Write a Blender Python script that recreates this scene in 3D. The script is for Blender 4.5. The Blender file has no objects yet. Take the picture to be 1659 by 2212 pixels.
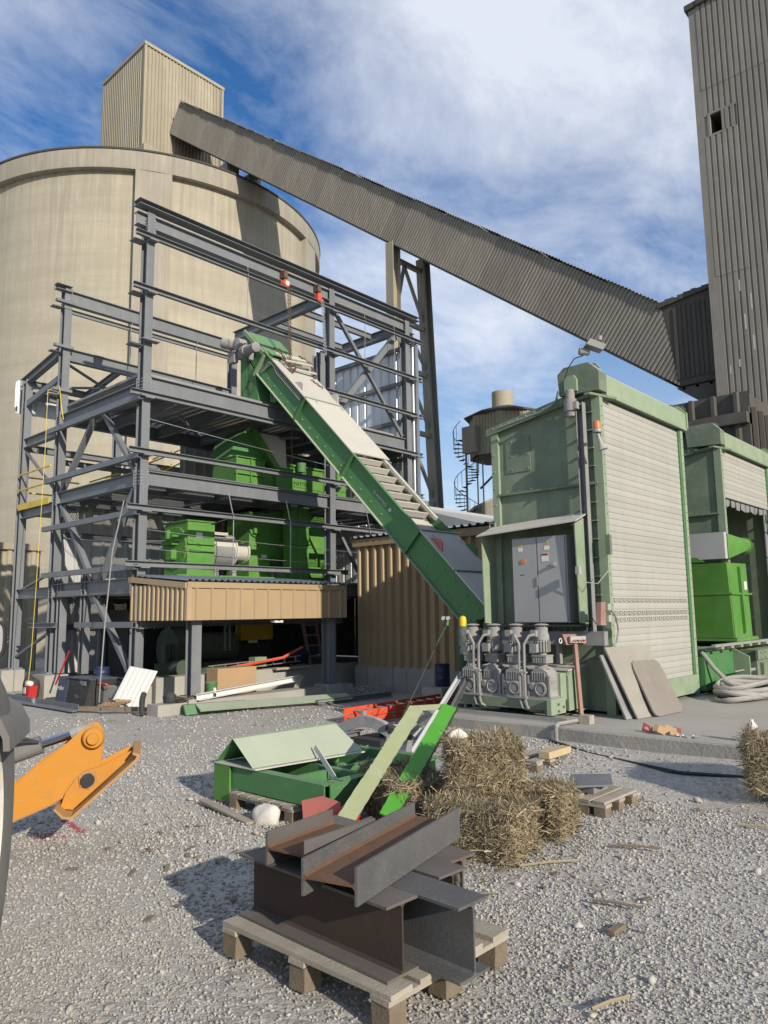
import bpy, bmesh, math, random
import numpy as np
from mathutils import Vector, Matrix
rnd = random.Random(11)
SC = bpy.context.scene
COL = SC.collection
V = Vector
# ---------------------------------------------------------------- camera
A, P, R = math.radians(42.5), math.radians(7.7), math.radians(0.8)
FW = V((math.cos(A)*math.cos(P), math.sin(A)*math.cos(P), math.sin(P)))
RT0 = V((math.sin(A), -math.cos(A), 0)); UP0 = RT0.cross(FW)
RT = RT0*math.cos(R) - UP0*math.sin(R); UP = RT0*math.sin(R) + UP0*math.cos(R)
cam = bpy.data.cameras.new('camera'); cam.sensor_fit = 'VERTICAL'; cam.sensor_height = 36; cam.sensor_width = 27
cam.lens = 36*1620/2212; cam.clip_end = 2000; cam.clip_start = .05
co = bpy.data.objects.new('camera', cam); COL.objects.link(co)
M = Matrix((RT, UP, -FW)).transposed().to_4x4(); M.translation = V((0, 0, 1.6)); co.matrix_world = M
SC.camera = co
# ---------------------------------------------------------------- sky and sun
SUN_AZ, SUN_EL = math.radians(192.5), math.radians(22)
w = bpy.data.worlds.new('World'); SC.world = w; w.use_nodes = True
nt = w.node_tree; N = nt.nodes; L = nt.links
bg = N['Background']; bg.inputs[1].default_value = 0.10
sky = N.new('ShaderNodeTexSky'); sky.sky_type = 'NISHITA'; sky.sun_disc = False
sky.sun_elevation = SUN_EL; sky.sun_rotation = SUN_AZ; sky.air_density = 1.25; sky.dust_density = 0.3; sky.ozone_density = 5.0
tc = N.new('ShaderNodeTexCoord'); sep = N.new('ShaderNodeSeparateXYZ'); L.new(tc.outputs['Generated'], sep.inputs[0])
def wmath(op, a, b=None):
    m = N.new('ShaderNodeMath'); m.operation = op
    for i, s in enumerate((a, b)):
        if s is None: continue
        if isinstance(s, (int, float)): m.inputs[i].default_value = s
        else: L.new(s, m.inputs[i])
    return m.outputs[0]
zz = wmath('ADD', wmath('MAXIMUM', sep.outputs[2], 0.0), 0.22)
cmb = N.new('ShaderNodeCombineXYZ'); L.new(wmath('DIVIDE', sep.outputs[0], zz), cmb.inputs[0]); L.new(wmath('DIVIDE', sep.outputs[1], zz), cmb.inputs[1])
def wnoise(rot, scale, loc, sc, det, rough, dist):
    mp = N.new('ShaderNodeMapping'); mp.inputs['Rotation'].default_value = (0, 0, rot); mp.inputs['Scale'].default_value = scale; mp.inputs['Location'].default_value = loc
    L.new(cmb.outputs[0], mp.inputs[0])
    n = N.new('ShaderNodeTexNoise'); n.inputs['Scale'].default_value = sc; n.inputs['Detail'].default_value = det
    n.inputs['Roughness'].default_value = rough; n.inputs['Distortion'].default_value = dist
    L.new(mp.outputs[0], n.inputs[0]); return n.outputs[0]
n1 = wnoise(1.05, (0.85, 1.1, 1), (-2.0, 9.5, 0), 0.8, 8, 0.56, 0.25)      # broad veils
n2 = wnoise(0.95, (0.9, 1.25, 1), (7.1, 3.3, 0), 3.0, 9, 0.64, 0.35)     # fine wisps
ssum = wmath('ADD', wmath('MULTIPLY', n1, 0.64), wmath('MULTIPLY', n2, 0.36))
rmp = N.new('ShaderNodeValToRGB'); rmp.color_ramp.elements[0].position = 0.405; rmp.color_ramp.elements[1].position = 0.61
rmp.color_ramp.elements[1].color = (0.84, 0.84, 0.84, 1); L.new(ssum, rmp.inputs[0])
hz = N.new('ShaderNodeMapRange'); hz.inputs[1].default_value = 0.02; hz.inputs[2].default_value = 0.45; hz.inputs[3].default_value = 0.5; hz.inputs[4].default_value = 0.0
L.new(sep.outputs[2], hz.inputs[0])
cf = wmath('MAXIMUM', rmp.outputs[0], hz.outputs[0])
hs = N.new('ShaderNodeHueSaturation'); hs.inputs['Hue'].default_value = 0.507; hs.inputs['Saturation'].default_value = 1.18; hs.inputs['Fac'].default_value = 1; hs.inputs['Value'].default_value = 1.3; L.new(sky.outputs[0], hs.inputs['Color'])
mix = N.new('ShaderNodeMixRGB'); L.new(cf, mix.inputs[0]); L.new(hs.outputs[0], mix.inputs[1]); mix.inputs[2].default_value = (8.6, 9.0, 9.8, 1)
L.new(mix.outputs[0], bg.inputs[0])
sd = bpy.data.lights.new('sun', 'SUN'); sd.energy = 5.0; sd.angle = math.radians(0.55); sd.color = (1.0, 0.905, 0.77)
so = bpy.data.objects.new('sun', sd); COL.objects.link(so)
sdir = V((math.sin(SUN_AZ)*math.cos(SUN_EL), math.cos(SUN_AZ)*math.cos(SUN_EL), math.sin(SUN_EL)))
so.rotation_euler = sdir.to_track_quat('Z', 'Y').to_euler(); so.location = (-10, -40, 40)
vs = SC.view_settings; vs.view_transform = 'Standard'; vs.look = 'None'; vs.gamma = 1; vs.exposure = 0.08; vs.use_curve_mapping = False
try:
    SC.cycles.max_bounces = 6; SC.cycles.diffuse_bounces = 3; SC.cycles.glossy_bounces = 3; SC.cycles.use_denoising = True
except Exception: pass

# ---------------------------------------------------------------- materials
MATS = {}
def pm(name, c1, c2=None, scale=6, rough=.6, metal=0, bump=0, bscale=60, dust=0, dustc=(.50, .47, .41), streak=0, streakc=(.2, .18, .15), spec=.4,
       island=None, spot=0, spotc=(.1, .05, .03), spots=14, stretch=None, rings=0, runoff=None, wear=0, vary=.16):
    if name in MATS: return MATS[name]
    m = bpy.data.materials.new(name); m.use_nodes = True; t = m.node_tree; n = t.nodes; l = t.links
    b = n['Principled BSDF']; b.inputs['Roughness'].default_value = rough; b.inputs['Metallic'].default_value = metal
    b.inputs['Specular IOR Level'].default_value = spec
    g = n.new('ShaderNodeNewGeometry')
    def noise(sc, det=5, ro=.6, mscale=None, dist=0):
        mp = n.new('ShaderNodeMapping'); mp.inputs['Scale'].default_value = mscale or (1, 1, 1); l.new(g.outputs['Position'], mp.inputs[0])
        x = n.new('ShaderNodeTexNoise'); x.inputs['Scale'].default_value = sc; x.inputs['Detail'].default_value = det; x.inputs['Roughness'].default_value = ro
        x.inputs['Distortion'].default_value = dist
        l.new(mp.outputs[0], x.inputs[0]); return x.outputs[0]
    def ramp(src, a, bb, ca=(0, 0, 0, 1), cb=(1, 1, 1, 1)):
        r = n.new('ShaderNodeValToRGB'); r.color_ramp.elements[0].position = a; r.color_ramp.elements[1].position = bb
        r.color_ramp.elements[0].color = ca; r.color_ramp.elements[1].color = cb; l.new(src, r.inputs[0]); return r.outputs[0]
    def mixc(f, a, bb):
        x = n.new('ShaderNodeMixRGB')
        if isinstance(f, (int, float)): x.inputs[0].default_value = f
        else: l.new(f, x.inputs[0])
        for i, s in ((1, a), (2, bb)):
            if isinstance(s, tuple): x.inputs[i].default_value = (*s[:3], 1)
            else: l.new(s, x.inputs[i])
        return x.outputs[0]
    def mul(a, bb):
        x = n.new('ShaderNodeMath'); x.operation = 'MULTIPLY'; x.use_clamp = True
        for i, s in enumerate((a, bb)):
            if isinstance(s, (int, float)): x.inputs[i].default_value = s
            else: l.new(s, x.inputs[i])
        return x.outputs[0]
    c2 = c2 or tuple(x*.8 for x in c1)
    if island:
        r = n.new('ShaderNodeValToRGB'); cr = r.color_ramp
        while len(cr.elements) < len(island): cr.elements.new(.5)
        for i, (p_, c_) in enumerate(island): cr.elements[i].position = p_; cr.elements[i].color = (*c_, 1)
        l.new(g.outputs['Random Per Island'], r.inputs[0]); col = mixc(ramp(noise(scale), .35, .65), r.outputs[0], c1)
        l.new(mul(ramp(noise(scale), .35, .65), .35), col.node.inputs[0])
        if spotc: col = mixc(mul(ramp(noise(.75, 5, .6), .40, .66), .35), col, tuple(x*.70 for x in c1))
    else:
        col = mixc(ramp(noise(scale, 6, .65, stretch), .3, .7), c1, c2)
    if spot: col = mixc(mul(ramp(noise(spots, 7, .75, None, .4), .55, .68), spot), col, spotc)
    if streak: col = mixc(mul(ramp(noise(2.2, 6, .7, (3.0, 3.0, .22), .3), .42, .72), streak), col, streakc)
    if vary and not island:
        oi = n.new('ShaderNodeObjectInfo'); col = mixc(mul(oi.outputs['Random'], vary*2), col, tuple(x*.55 for x in c1))
    if wear: col = mixc(mul(ramp(noise(17, 8, .8, None, .6), .60, .70), wear), col, (.13, .075, .045)); col = mixc(mul(ramp(noise(6, 4, .7, (1, 1, 6), 0), .62, .70), wear*.8), col, (.36, .37, .32))
    if rings or runoff:
        sp = n.new('ShaderNodeSeparateXYZ'); l.new(g.outputs['Position'], sp.inputs[0])
    if rings:
        dv = mul(1/rings, sp.outputs[2]); dv.node.use_clamp = False; fr = n.new('ShaderNodeMath'); fr.operation = 'FRACT'; l.new(dv, fr.inputs[0])
        col = mixc(mul(ramp(fr.outputs[0], .0, .05, (1, 1, 1, 1), (0, 0, 0, 1)), .30), col, tuple(x*.6 for x in c1))
    if runoff:
        z0, z1, rc, f_ = runoff; mr = n.new('ShaderNodeMapRange'); l.new(sp.outputs[2], mr.inputs[0]); mr.inputs[1].default_value = z0; mr.inputs[2].default_value = z1
        col = mixc(mul(mul(ramp(noise(3.2, 6, .7, (1.6, 1.6, .05), .2), .42, .62), mr.outputs[0]), f_), col, rc)
    if dust:
        s = n.new('ShaderNodeSeparateXYZ'); l.new(g.outputs['Normal'], s.inputs[0])
        col = mixc(mul(ramp(s.outputs[2], .15, .8), dust), col, dustc)
        col = mixc(mul(ramp(noise(3.1, 8, .7), .38, .74), dust*.55), col, dustc)
        rr = n.new('ShaderNodeMapRange'); l.new(noise(3.1, 8, .7), rr.inputs[0]); rr.inputs[1].default_value = .3; rr.inputs[2].default_value = .7
        rr.inputs[3].default_value = rough; rr.inputs[4].default_value = min(1, rough+.35*dust+.1); l.new(rr.outputs[0], b.inputs['Roughness'])
    l.new(col, b.inputs['Base Color'])
    if bump:
        bp = n.new('ShaderNodeBump'); bp.inputs['Strength'].default_value = bump; bp.inputs['Distance'].default_value = .02
        l.new(noise(bscale, 8, .65, stretch), bp.inputs['Height']); l.new(bp.outputs[0], b.inputs['Normal'])
    MATS[name] = m; return m

m_steel = pm('grey_primer_steel', (.155, .166, .178), (.19, .201, .212), 2.2, .5, 0, .03, 30, spot=.45, spotc=(.25, .255, .25), spots=4, streak=.4, streakc=(.115, .12, .126), wear=.22, vary=.12)
m_galv = pm('galvanised_sheet', (.58, .60, .62), (.50, .52, .54), 8, .32, .75)
m_sheetwhite = pm('silver_white_sheet', (.66, .68, .70), (.60, .62, .64), 4, .4, .25)
m_tan = pm('tan_sheet', (.41, .30, .175), (.37, .27, .155), 2.5, .5, 0, streak=.3, streakc=(.31, .235, .145), spot=.2, spotc=(.44, .345, .22), spots=2)
m_bluegrey = pm('blue_grey_roof_sheet', (.17, .20, .24), (.22, .25, .29), 3, .45, .1)
m_clad = pm('beige_cladding', (.375, .335, .245), (.32, .285, .21), 1.3, .75, 0, .06, 20, streak=.55, streakc=(.25, .22, .165), spot=.4, spotc=(.47, .43, .33), spots=2.5, vary=.24)
m_cladgrey = pm('dusty_grey_cladding', (.285, .265, .225), (.235, .217, .185), 1.1, .8, 0, .08, 25, streak=.6, streakc=(.17, .156, .13), spot=.45, spotc=(.37, .345, .30), spots=1.2, vary=.24)
m_claddark = pm('dark_dust_and_shade_cladding', (.075, .07, .062), (.115, .105, .092), 1.3, .88, 0, .15, 25, streak=.5, streakc=(.05, .046, .042))  # dark dusty sheet; also paints shade onto the ground bay's walls and floor
m_caked = pm('caked_cladding', (.088, .079, .067), (.068, .062, .053), 1.5, .92, 0, .5, 9, streak=.4, streakc=(.05, .045, .04))
m_conc = pm('silo_concrete', (.42, .38, .29), (.325, .295, .225), .5, .85, 0, .15, 9, streak=.55, streakc=(.29, .262, .205), spot=.55, spotc=(.47, .43, .335), spots=.9, stretch=(.3, .3, 2.6), rings=1.25, runoff=(12, 21.2, (.22, .20, .16), .6))
m_concrim = pm('silo_rim_concrete', (.40, .365, .29), (.33, .30, .24), .8, .85, 0, .2, 9, streak=.75, streakc=(.23, .21, .175), runoff=(14, 22, (.22, .20, .165), .6))
m_conc2 = pm('cast_concrete', (.40, .385, .345), (.33, .315, .28), 2.2, .9, 0, .25, 30, streak=.3, streakc=(.28, .265, .235))
m_slab = pm('slab_concrete', (.42, .40, .352), (.34, .325, .288), 1.2, .92, 0, .25, 40, spot=.4, spotc=(.49, .47, .42), spots=3)
m_slabedge = pm('slab_edge_concrete', (.33, .315, .28), (.27, .255, .225), 3, .95, 0, .6, 26, spot=.5, spotc=(.22, .21, .185), spots=9)
m_green = pm('dark_green_paint', (.055, .195, .06), (.07, .22, .075), 3, .45, 0, .03, 20, dust=.28, dustc=(.27, .33, .23), streak=.35, streakc=(.08, .17, .07), wear=.35)
m_greend = pm('dusty_green_paint', (.118, .162, .108), (.158, .205, .142), 1.4, .65, 0, .05, 25, dust=.5, dustc=(.38, .39, .31), streak=.45, streakc=(.095, .13, .085), spot=.35, spotc=(.22, .255, .18), spots=2.2, wear=.4)
m_greenl = pm('pale_green_paint', (.205, .27, .175), (.245, .315, .21), 2.2, .6, 0, .05, 25, dust=.5, dustc=(.44, .45, .36), streak=.35, streakc=(.17, .23, .14), wear=.4)
m_bright = pm('bright_green_paint', (.085, .255, .035), (.07, .215, .032), 2.5, .42, 0, .02, 25, dust=.32, dustc=(.28, .35, .2), streak=.35, streakc=(.10, .19, .05), wear=.3)
m_darkgreen = pm('dark_machine_green', (.03, .052, .033), (.04, .07, .042), 3, .6, dust=.15)  # darkened green, painting the bay's shade into the mill
m_cream = pm('dust_covered_sheet', (.52, .495, .435), (.47, .448, .395), 2.0, .8, 0, .05, 15, spot=.4, spotc=(.38, .39, .33), spots=3.5)
m_greysheet = pm('pale_grey_sheet', (.46, .465, .47), (.42, .425, .43), 2.0, .6, 0, .04, 15, spot=.3, spotc=(.52, .50, .46), spots=3)
m_sheetlift = pm('shade_lifted_cover_sheet', (.62, .61, .575), (.57, .56, .53), 2.0, .7, 0, .04, 15, spot=.3, spotc=(.5, .49, .45), spots=3)  # lighter copy of the cover sheet, lifting its shaded lower length
m_slat = pm('shutter_slat', (.355, .35, .318), (.395, .386, .35), 1.4, .6, 0, .03, 30, streak=.45, streakc=(.315, .30, .262), wear=.1, vary=.12)
m_motor = pm('dusty_motor_grey', (.29, .285, .272), (.20, .197, .19), 9, .75, 0, .12, 40, dust=.42, dustc=(.44, .42, .38), spot=.4, spotc=(.12, .118, .112), spots=11)
m_cab = pm('cabinet_grey', (.345, .345, .34), (.31, .31, .305), 1.5, .5, 0, dust=.2)
m_chan = pm('dark_grey_channel', (.18, .19, .195), (.22, .225, .225), 3, .6, 0, dust=.4)
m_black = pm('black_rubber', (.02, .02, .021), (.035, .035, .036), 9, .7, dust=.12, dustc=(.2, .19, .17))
m_tyre = pm('worn_tyre', (.14, .137, .13), (.19, .186, .178), 5, .85, 0, .15, 40, stretch=(1, 1, .4), spot=.5, spotc=(.09, .088, .085), spots=6)
m_hose = pm('dusty_hose', (.21, .205, .19), (.28, .27, .25), 9, .8, dust=.4)
m_yellow = pm('machine_yellow', (.56, .235, .022), (.50, .21, .02), 3, .5, 0, .04, 30, spot=.55, spotc=(.36, .20, .065), spots=7, dust=.18, dustc=(.42, .30, .16), wear=.3)
m_yellowd = pm('worn_yellow', (.46, .25, .075), (.33, .215, .115), 6, .7, 0, .1, 30, spot=.5, spotc=(.24, .18, .12), spots=9)
m_chrome = pm('chrome_rod', (.55, .55, .56), (.5, .5, .51), 3, .22, 1.0)
m_railyel = pm('rail_yellow', (.72, .50, .03), (.66, .45, .03), 3, .5)
m_rust = pm('mill_scale_steel', (.105, .097, .09), (.145, .132, .12), 5, .6, .15, .12, 45, spot=.75, spotc=(.14, .068, .032), spots=4, dust=.12, dustc=(.26, .24, .21))
m_rust2 = pm('rusty_beam_web', (.07, .045, .033), (.052, .042, .036), 4, .7, .1, .15, 50, spot=.75, spotc=(.12, .062, .032), spots=3.2)
m_scale = pm('speckled_mill_steel', (.105, .105, .105), (.145, .143, .138), 6, .5, .25, .08, 60, spot=.8, spotc=(.36, .35, .325), spots=130)
m_rust3 = pm('orange_rust', (.165, .08, .042), (.10, .062, .042), 7, .8, 0, .2, 70, spot=.5, spotc=(.21, .105, .05), spots=30)
m_wood = pm('weathered_wood', (.40, .355, .285), (.30, .265, .21), 9, .9, 0, .3, 70, spot=.35, spotc=(.22, .19, .15), spots=7, vary=.12)
m_woodb = pm('pallet_block_wood', (.225, .18, .125), (.165, .13, .09), 12, .95, 0, .5, 90)
m_timber = pm('sawn_timber', (.52, .41, .255), (.44, .34, .20), 8, .85, 0, .2, 60)
m_card = pm('brown_cardboard', (.42, .285, .16), (.38, .255, .14), 4, .85)
m_red = pm('red_plastic', (.46, .025, .025), (.40, .02, .02), 4, .5)
m_pink = pm('faded_red_sheet', (.52, .17, .14), (.46, .14, .12), 6, .7)
m_orange = pm('orange_fibreglass', (.66, .075, .022), (.60, .07, .02), 5, .5, dust=.12)
m_redd = pm('dusty_and_shade_red', (.30, .15, .12), (.34, .20, .17), 6, .8, dust=.3)  # dusty red of the post; paints in shade on the step ladder
m_bluedrum = pm('navy_blue_drum', (.018, .026, .075), (.025, .035, .09), 4, .45)
m_navy = pm('welder_blue', (.045, .065, .11), (.035, .05, .085), 4, .55, dust=.15)
m_white = pm('white_paint_and_glare', (.72, .72, .70), (.66, .66, .64), 5, .55)
m_bag = pm('white_sack', (.68, .65, .58), (.60, .57, .50), 9, .85, 0, .4, 40)
m_lamp = pm('orange_lens', (.72, .20, .06), (.66, .17, .05), 5, .35)
m_chain = pm('brown_chain', (.13, .085, .06), (.18, .12, .085), 12, .7, .3)
m_grey = pm('mid_grey_metal', (.25, .255, .26), (.30, .305, .31), 5, .5, .2, dust=.25)
m_straw = pm('straw', (.27, .215, .13), None, 25, .85, spotc=None, island=[(0, (.07, .054, .034)), (.3, (.19, .152, .092)), (.7, (.335, .27, .165)), (1, (.50, .42, .28))])
m_strawcore = pm('straw_core', (.05, .036, .02), (.10, .075, .04), 40, .95, 0, .8, 60)
m_stone = pm('gravel_stone', (.395, .375, .335), None, 30, .9, 0, .25, 120, island=[(0, (.225, .212, .188)), (.35, (.355, .338, .302)), (.75, (.45, .43, .387)), (.96, (.50, .478, .433)), (1, (.44, .37, .285))])
m_letter = pm('white_lettering', (.62, .68, .60), (.55, .6, .53), 8, .6)
m_ink = pm('black_lettering', (.02, .02, .02), None, 8, .6)
m_sign = pm('warning_yellow', (.75, .55, .03), None, 8, .5)
m_amber = pm('amber_guard', (.40, .26, .02), (.5, .33, .03), 4, .3)
m_label = pm('label_white', (.75, .75, .73), None, 8, .6)
m_roofgrey = pm('light_grey_roof', (.42, .43, .44), (.38, .39, .40), 1.5, .6, 0, streak=.2, streakc=(.36, .36, .36))
m_plate1 = pm('dusty_plate', (.33, .305, .26), (.27, .25, .215), 2.5, .85, 0, .1, 20, spot=.4, spotc=(.40, .375, .32), spots=4)
m_plate2 = pm('brown_dusty_plate', (.27, .24, .205), (.225, .20, .175), 3, .85, 0, .1, 20, spot=.35, spotc=(.34, .305, .265), spots=5)
m_olive = pm('olive_dusty_paint', (.30, .335, .175), (.36, .385, .22), 6, .7, 0, .1, 40, spot=.4, spotc=(.46, .46, .33), spots=5, stretch=(1, 1, 1))
m_greenchip = pm('chipped_green_paint', (.085, .36, .03), (.07, .30, .025), 4, .4, 0, .03, 30, spot=.18, spotc=(.45, .50, .40), spots=12)

# ---------------------------------------------------------------- mesh helpers
WL = {}
class MB:
    def __init__(s): s.v = []; s.f = []
    def add(s, vs, fs):
        b = len(s.v); s.v += [tuple(v) for v in vs]; s.f += [tuple(i+b for i in f) for f in fs]; return s
    def box(s, x0, x1, y0, y1, z0, z1):
        return s.add([(x0, y0, z0), (x1, y0, z0), (x1, y1, z0), (x0, y1, z0), (x0, y0, z1), (x1, y0, z1), (x1, y1, z1), (x0, y1, z1)],
                     [(0, 3, 2, 1), (4, 5, 6, 7), (0, 1, 5, 4), (1, 2, 6, 5), (2, 3, 7, 6), (3, 0, 4, 7)])
    def obox(s, c, a, b, d):
        c, a, b, d = V(c), V(a), V(b), V(d)
        vs = [c-a-b-d, c+a-b-d, c+a+b-d, c-a+b-d, c-a-b+d, c+a-b+d, c+a+b+d, c-a+b+d]
        return s.add(vs, [(0, 3, 2, 1), (4, 5, 6, 7), (0, 1, 5, 4), (1, 2, 6, 5), (2, 3, 7, 6), (3, 0, 4, 7)])
    def ext(s, poly, vec):
        n = len(poly); p = [V(q) for q in poly]; vec = V(vec)
        return s.add(p+[q+vec for q in p], [tuple(range(n))[::-1], tuple(range(n, 2*n))]+[(i, (i+1) % n, (i+1) % n+n, i+n) for i in range(n)])
    def beam(s, p, q, sec, up=(0, 0, 1)):
        p, q = V(p), V(q); d = (q-p).normalized(); u = V(up); u = (u-d*u.dot(d)).normalized(); r = d.cross(u)
        return s.ext([p+r*a+u*b for a, b in sec], q-p)
    def tube(s, pts, r, n=8, caps=True):
        pts = [V(p) for p in pts]; k = len(pts); rs = r if isinstance(r, (list, tuple)) else [r]*k
        d0 = (pts[1]-pts[0]).normalized(); u = d0.orthogonal().normalized(); b = len(s.v)
        for i, p in enumerate(pts):
            d = (pts[min(i+1, k-1)]-pts[max(i-1, 0)]).normalized(); u = (u-d*u.dot(d))
            u = u.normalized() if u.length > 1e-6 else d.orthogonal().normalized(); w_ = d.cross(u)
            for j in range(n):
                a = 2*math.pi*j/n; s.v.append(tuple(p+(u*math.cos(a)+w_*math.sin(a))*rs[i]))
        for i in range(k-1):
            for j in range(n):
                s.f.append((b+i*n+j, b+i*n+(j+1) % n, b+(i+1)*n+(j+1) % n, b+(i+1)*n+j))
        if caps: s.f.append(tuple(range(b, b+n))[::-1]); s.f.append(tuple(range(b+(k-1)*n, b+k*n)))
        return s
    def lathe(s, o, ax, prof, n=20):
        o, ax = V(o), V(ax).normalized()
        return s.tube_r(o, ax, prof, n)
    def tube_r(s, o, ax, prof, n):
        u = ax.orthogonal().normalized(); w_ = ax.cross(u); b = len(s.v); k = len(prof)
        for r, h in prof:
            for j in range(n):
                a = 2*math.pi*j/n; s.v.append(tuple(o+ax*h+(u*math.cos(a)+w_*math.sin(a))*max(r, 1e-4)))
        for i in range(k-1):
            for j in range(n): s.f.append((b+i*n+j, b+i*n+(j+1) % n, b+(i+1)*n+(j+1) % n, b+(i+1)*n+j))
        s.f.append(tuple(range(b, b+n))[::-1]); s.f.append(tuple(range(b+(k-1)*n, b+k*n))); return s
    def corr(s, o, u, W, v, n, pitch, rw, tw, d):
        o, u, v, n = V(o), V(u).normalized(), V(v), V(n).normalized(); pr = [(0, 0)]; x = 0; fl = pitch-rw; sl = (rw-tw)/2
        while x < W-1e-6:
            for dx, h in ((fl/2, 0), (sl, d), (tw, d), (sl, 0), (fl/2, 0)):
                x2 = min(x+dx, W); pr.append((x2, h if x2 == x+dx else pr[-1][1])); x = x2
                if x >= W-1e-6: break
        b = len(s.v)
        for a, h in pr: s.v.append(tuple(o+u*a+n*h)); s.v.append(tuple(o+u*a+n*h+v))
        for i in range(len(pr)-1): s.f.append((b+2*i, b+2*i+2, b+2*i+3, b+2*i+1))
        return s
    def build(s, name, mat, parent=None, smooth=False, kind=None, recalc=True):
        vs = np.array(s.v, float); o = np.array([(vs[:, 0].min()+vs[:, 0].max())/2, (vs[:, 1].min()+vs[:, 1].max())/2, vs[:, 2].min()])
        me = bpy.data.meshes.new(name); me.from_pydata((vs-o).tolist(), [], s.f)
        if recalc and len(s.f) < 20000:
            bm = bmesh.new(); bm.from_mesh(me); bmesh.ops.recalc_face_normals(bm, faces=bm.faces); bm.to_mesh(me); bm.free()
        if smooth: smooth_mesh(me)
        me.materials.append(mat); return link(name, me, V(o), parent, kind)
def smooth_mesh(me, ang=40):
    me.polygons.foreach_set('use_smooth', [True]*len(me.polygons))
    try: me.set_sharp_from_angle(angle=math.radians(ang))
    except Exception: pass
def link(name, me, loc, parent=None, kind=None):
    o = bpy.data.objects.new(name, me); COL.objects.link(o); WL[o.name] = V(loc)
    if parent is not None: o.parent = parent; o.location = V(loc)-WL[parent.name]
    else: o.location = loc
    if kind: o['kind'] = kind
    return o
def thing(name, label, cat, loc, group=None):
    o = link(name, None, V(loc)); o.empty_display_size = .2; return tag(o, label, cat, group)
def tag(o, label, cat, group=None):
    o['label'] = label; o['category'] = cat
    if group: o['group'] = group
    return o
def box(name, mat, parent, *a): return MB().box(*a).build(name, mat, parent)
def isec(d, b, tf, tw):
    h, w_ = d/2, b/2; t = tw/2
    return [(-w_, -h), (w_, -h), (w_, -h+tf), (t, -h+tf), (t, h-tf), (w_, h-tf), (w_, h), (-w_, h), (-w_, h-tf), (-t, h-tf), (-t, -h+tf), (-w_, -h+tf)]
def csec(d, b, t): return [(-b/2, -d/2), (b/2, -d/2), (b/2, -d/2+t), (-b/2+t, -d/2+t), (-b/2+t, d/2-t), (b/2, d/2-t), (b/2, d/2), (-b/2, d/2)]
def lsec(a, b, t): return [(0, 0), (a, 0), (a, t), (t, t), (t, b), (0, b)]
def rsec(w_, h): return [(-w_/2, -h/2), (w_/2, -h/2), (w_/2, h/2), (-w_/2, h/2)]
def member(name, mat, parent, p, q, sec, up=(0, 0, 1)): return MB().beam(p, q, sec, up).build(name, mat, parent)
def clad(parent, o, u, W, v, n, pitch, rw, tw, d, mat, per=6, name='cladding_sheet', jit=0):
    u_ = V(u).normalized(); step = pitch*per; k = max(1, math.ceil(W/step-1e-6))
    for i in range(k):
        w_ = min(step, W-i*step); off = V(n).normalized()*(rnd.uniform(0, jit) if jit else (.002*(i % 2)))
        MB().corr(V(o)+u_*(i*step)+off, u, w_, v, n, pitch, rw, tw, d).build(name, mat, parent, recalc=False)
def bolts(parent, pts, n, r=.013, h=.018, mat=None, name='bolt'):
    m = MB()
    for p in pts: m.lathe(p, n, [(r, 0), (r, h)], 6)
    o = m.build(name, mat, parent); o['kind'] = 'stuff'; return o
def text(s, size, o, xd, yd, mat, parent, name='lettering', lift=.003):
    cu = bpy.data.curves.new('txt', 'FONT'); cu.body = s; cu.size = size; cu.extrude = .0008
    ob = bpy.data.objects.new('txt', cu); COL.objects.link(ob); bpy.context.view_layer.update()
    me = bpy.data.meshes.new_from_object(ob.evaluated_get(bpy.context.evaluated_depsgraph_get())); bpy.data.objects.remove(ob)
    xd, yd = V(xd).normalized(), V(yd).normalized(); zd = xd.cross(yd)
    for v in me.vertices: v.co = xd*v.co.x+yd*v.co.y+zd*(v.co.z+lift)
    me.name = name; me.materials.clear(); me.materials.append(mat); return link(name, me, V(o), parent)
def catenary(p, q, sag, n=10): 
    p, q = V(p), V(q); return [p.lerp(q, i/n)-V((0, 0, sag*4*(i/n)*(1-i/n))) for i in range(n+1)]
# ---------------------------------------------------------------- ground
def sst(a, b, x): t = np.clip((x-a)/(b-a), 0, 1); return t*t*(3-2*t)
def rut(x, y): return (np.exp(-((x-.32*y-1.05)/.13)**2)+np.exp(-((x-.32*y-2.45)/.13)**2))*sst(3.2, 4.4, y)+(np.exp(-((x+.1*y-6.3)/.12)**2)+np.exp(-((x+.1*y-5.35)/.12)**2))*(1-sst(1.6, 2.6, y))
def gz(x, y):
    x = np.asarray(x, float); y = np.asarray(y, float)
    h = .016*np.sin(1.3*x+.7*y)*np.sin(.9*y-.5*x)+.009*np.sin(3.1*x-1.7*y)*np.cos(2.3*y+.8*x)
    h = h*np.clip((9.5-np.hypot(x-3, y-3))/4+.4, .15, 1)
    h = h+.15*sst(6.7, 7.65, x)*(1-sst(6.2, 7.4, y))*(1-.5*sst(9, 12, x))
    h = h+.02*sst(4.5, 5.5, x)*(1-sst(6, 8, x))*sst(5, 6.5, y)*(1-sst(8.5, 9.5, y))
    h = h-.04*sst(6.0, 6.6, x)*(1-sst(7, 7.6, x))*(1-sst(2.4, 3.4, y))
    h = h-.018*rut(x, y)
    return h
def grid_mesh(name, xs, ys, mat, kind):
    X, Y = np.meshgrid(xs, ys, indexing='ij'); Zz = gz(X, Y); n, m = X.shape
    me = bpy.data.meshes.new(name); vs = np.stack([X, Y, Zz], -1).reshape(-1, 3)
    i = np.arange(n*m).reshape(n, m); q = np.stack([i[:-1, :-1], i[1:, :-1], i[1:, 1:], i[:-1, 1:]], -1).reshape(-1, 4)
    me.from_pydata(vs.tolist(), [], q.tolist()); me.polygons.foreach_set('use_smooth', [True]*len(me.polygons)); me.materials.append(mat)
    return link(name, me, V((0, 0, 0)), None, kind)
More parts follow.
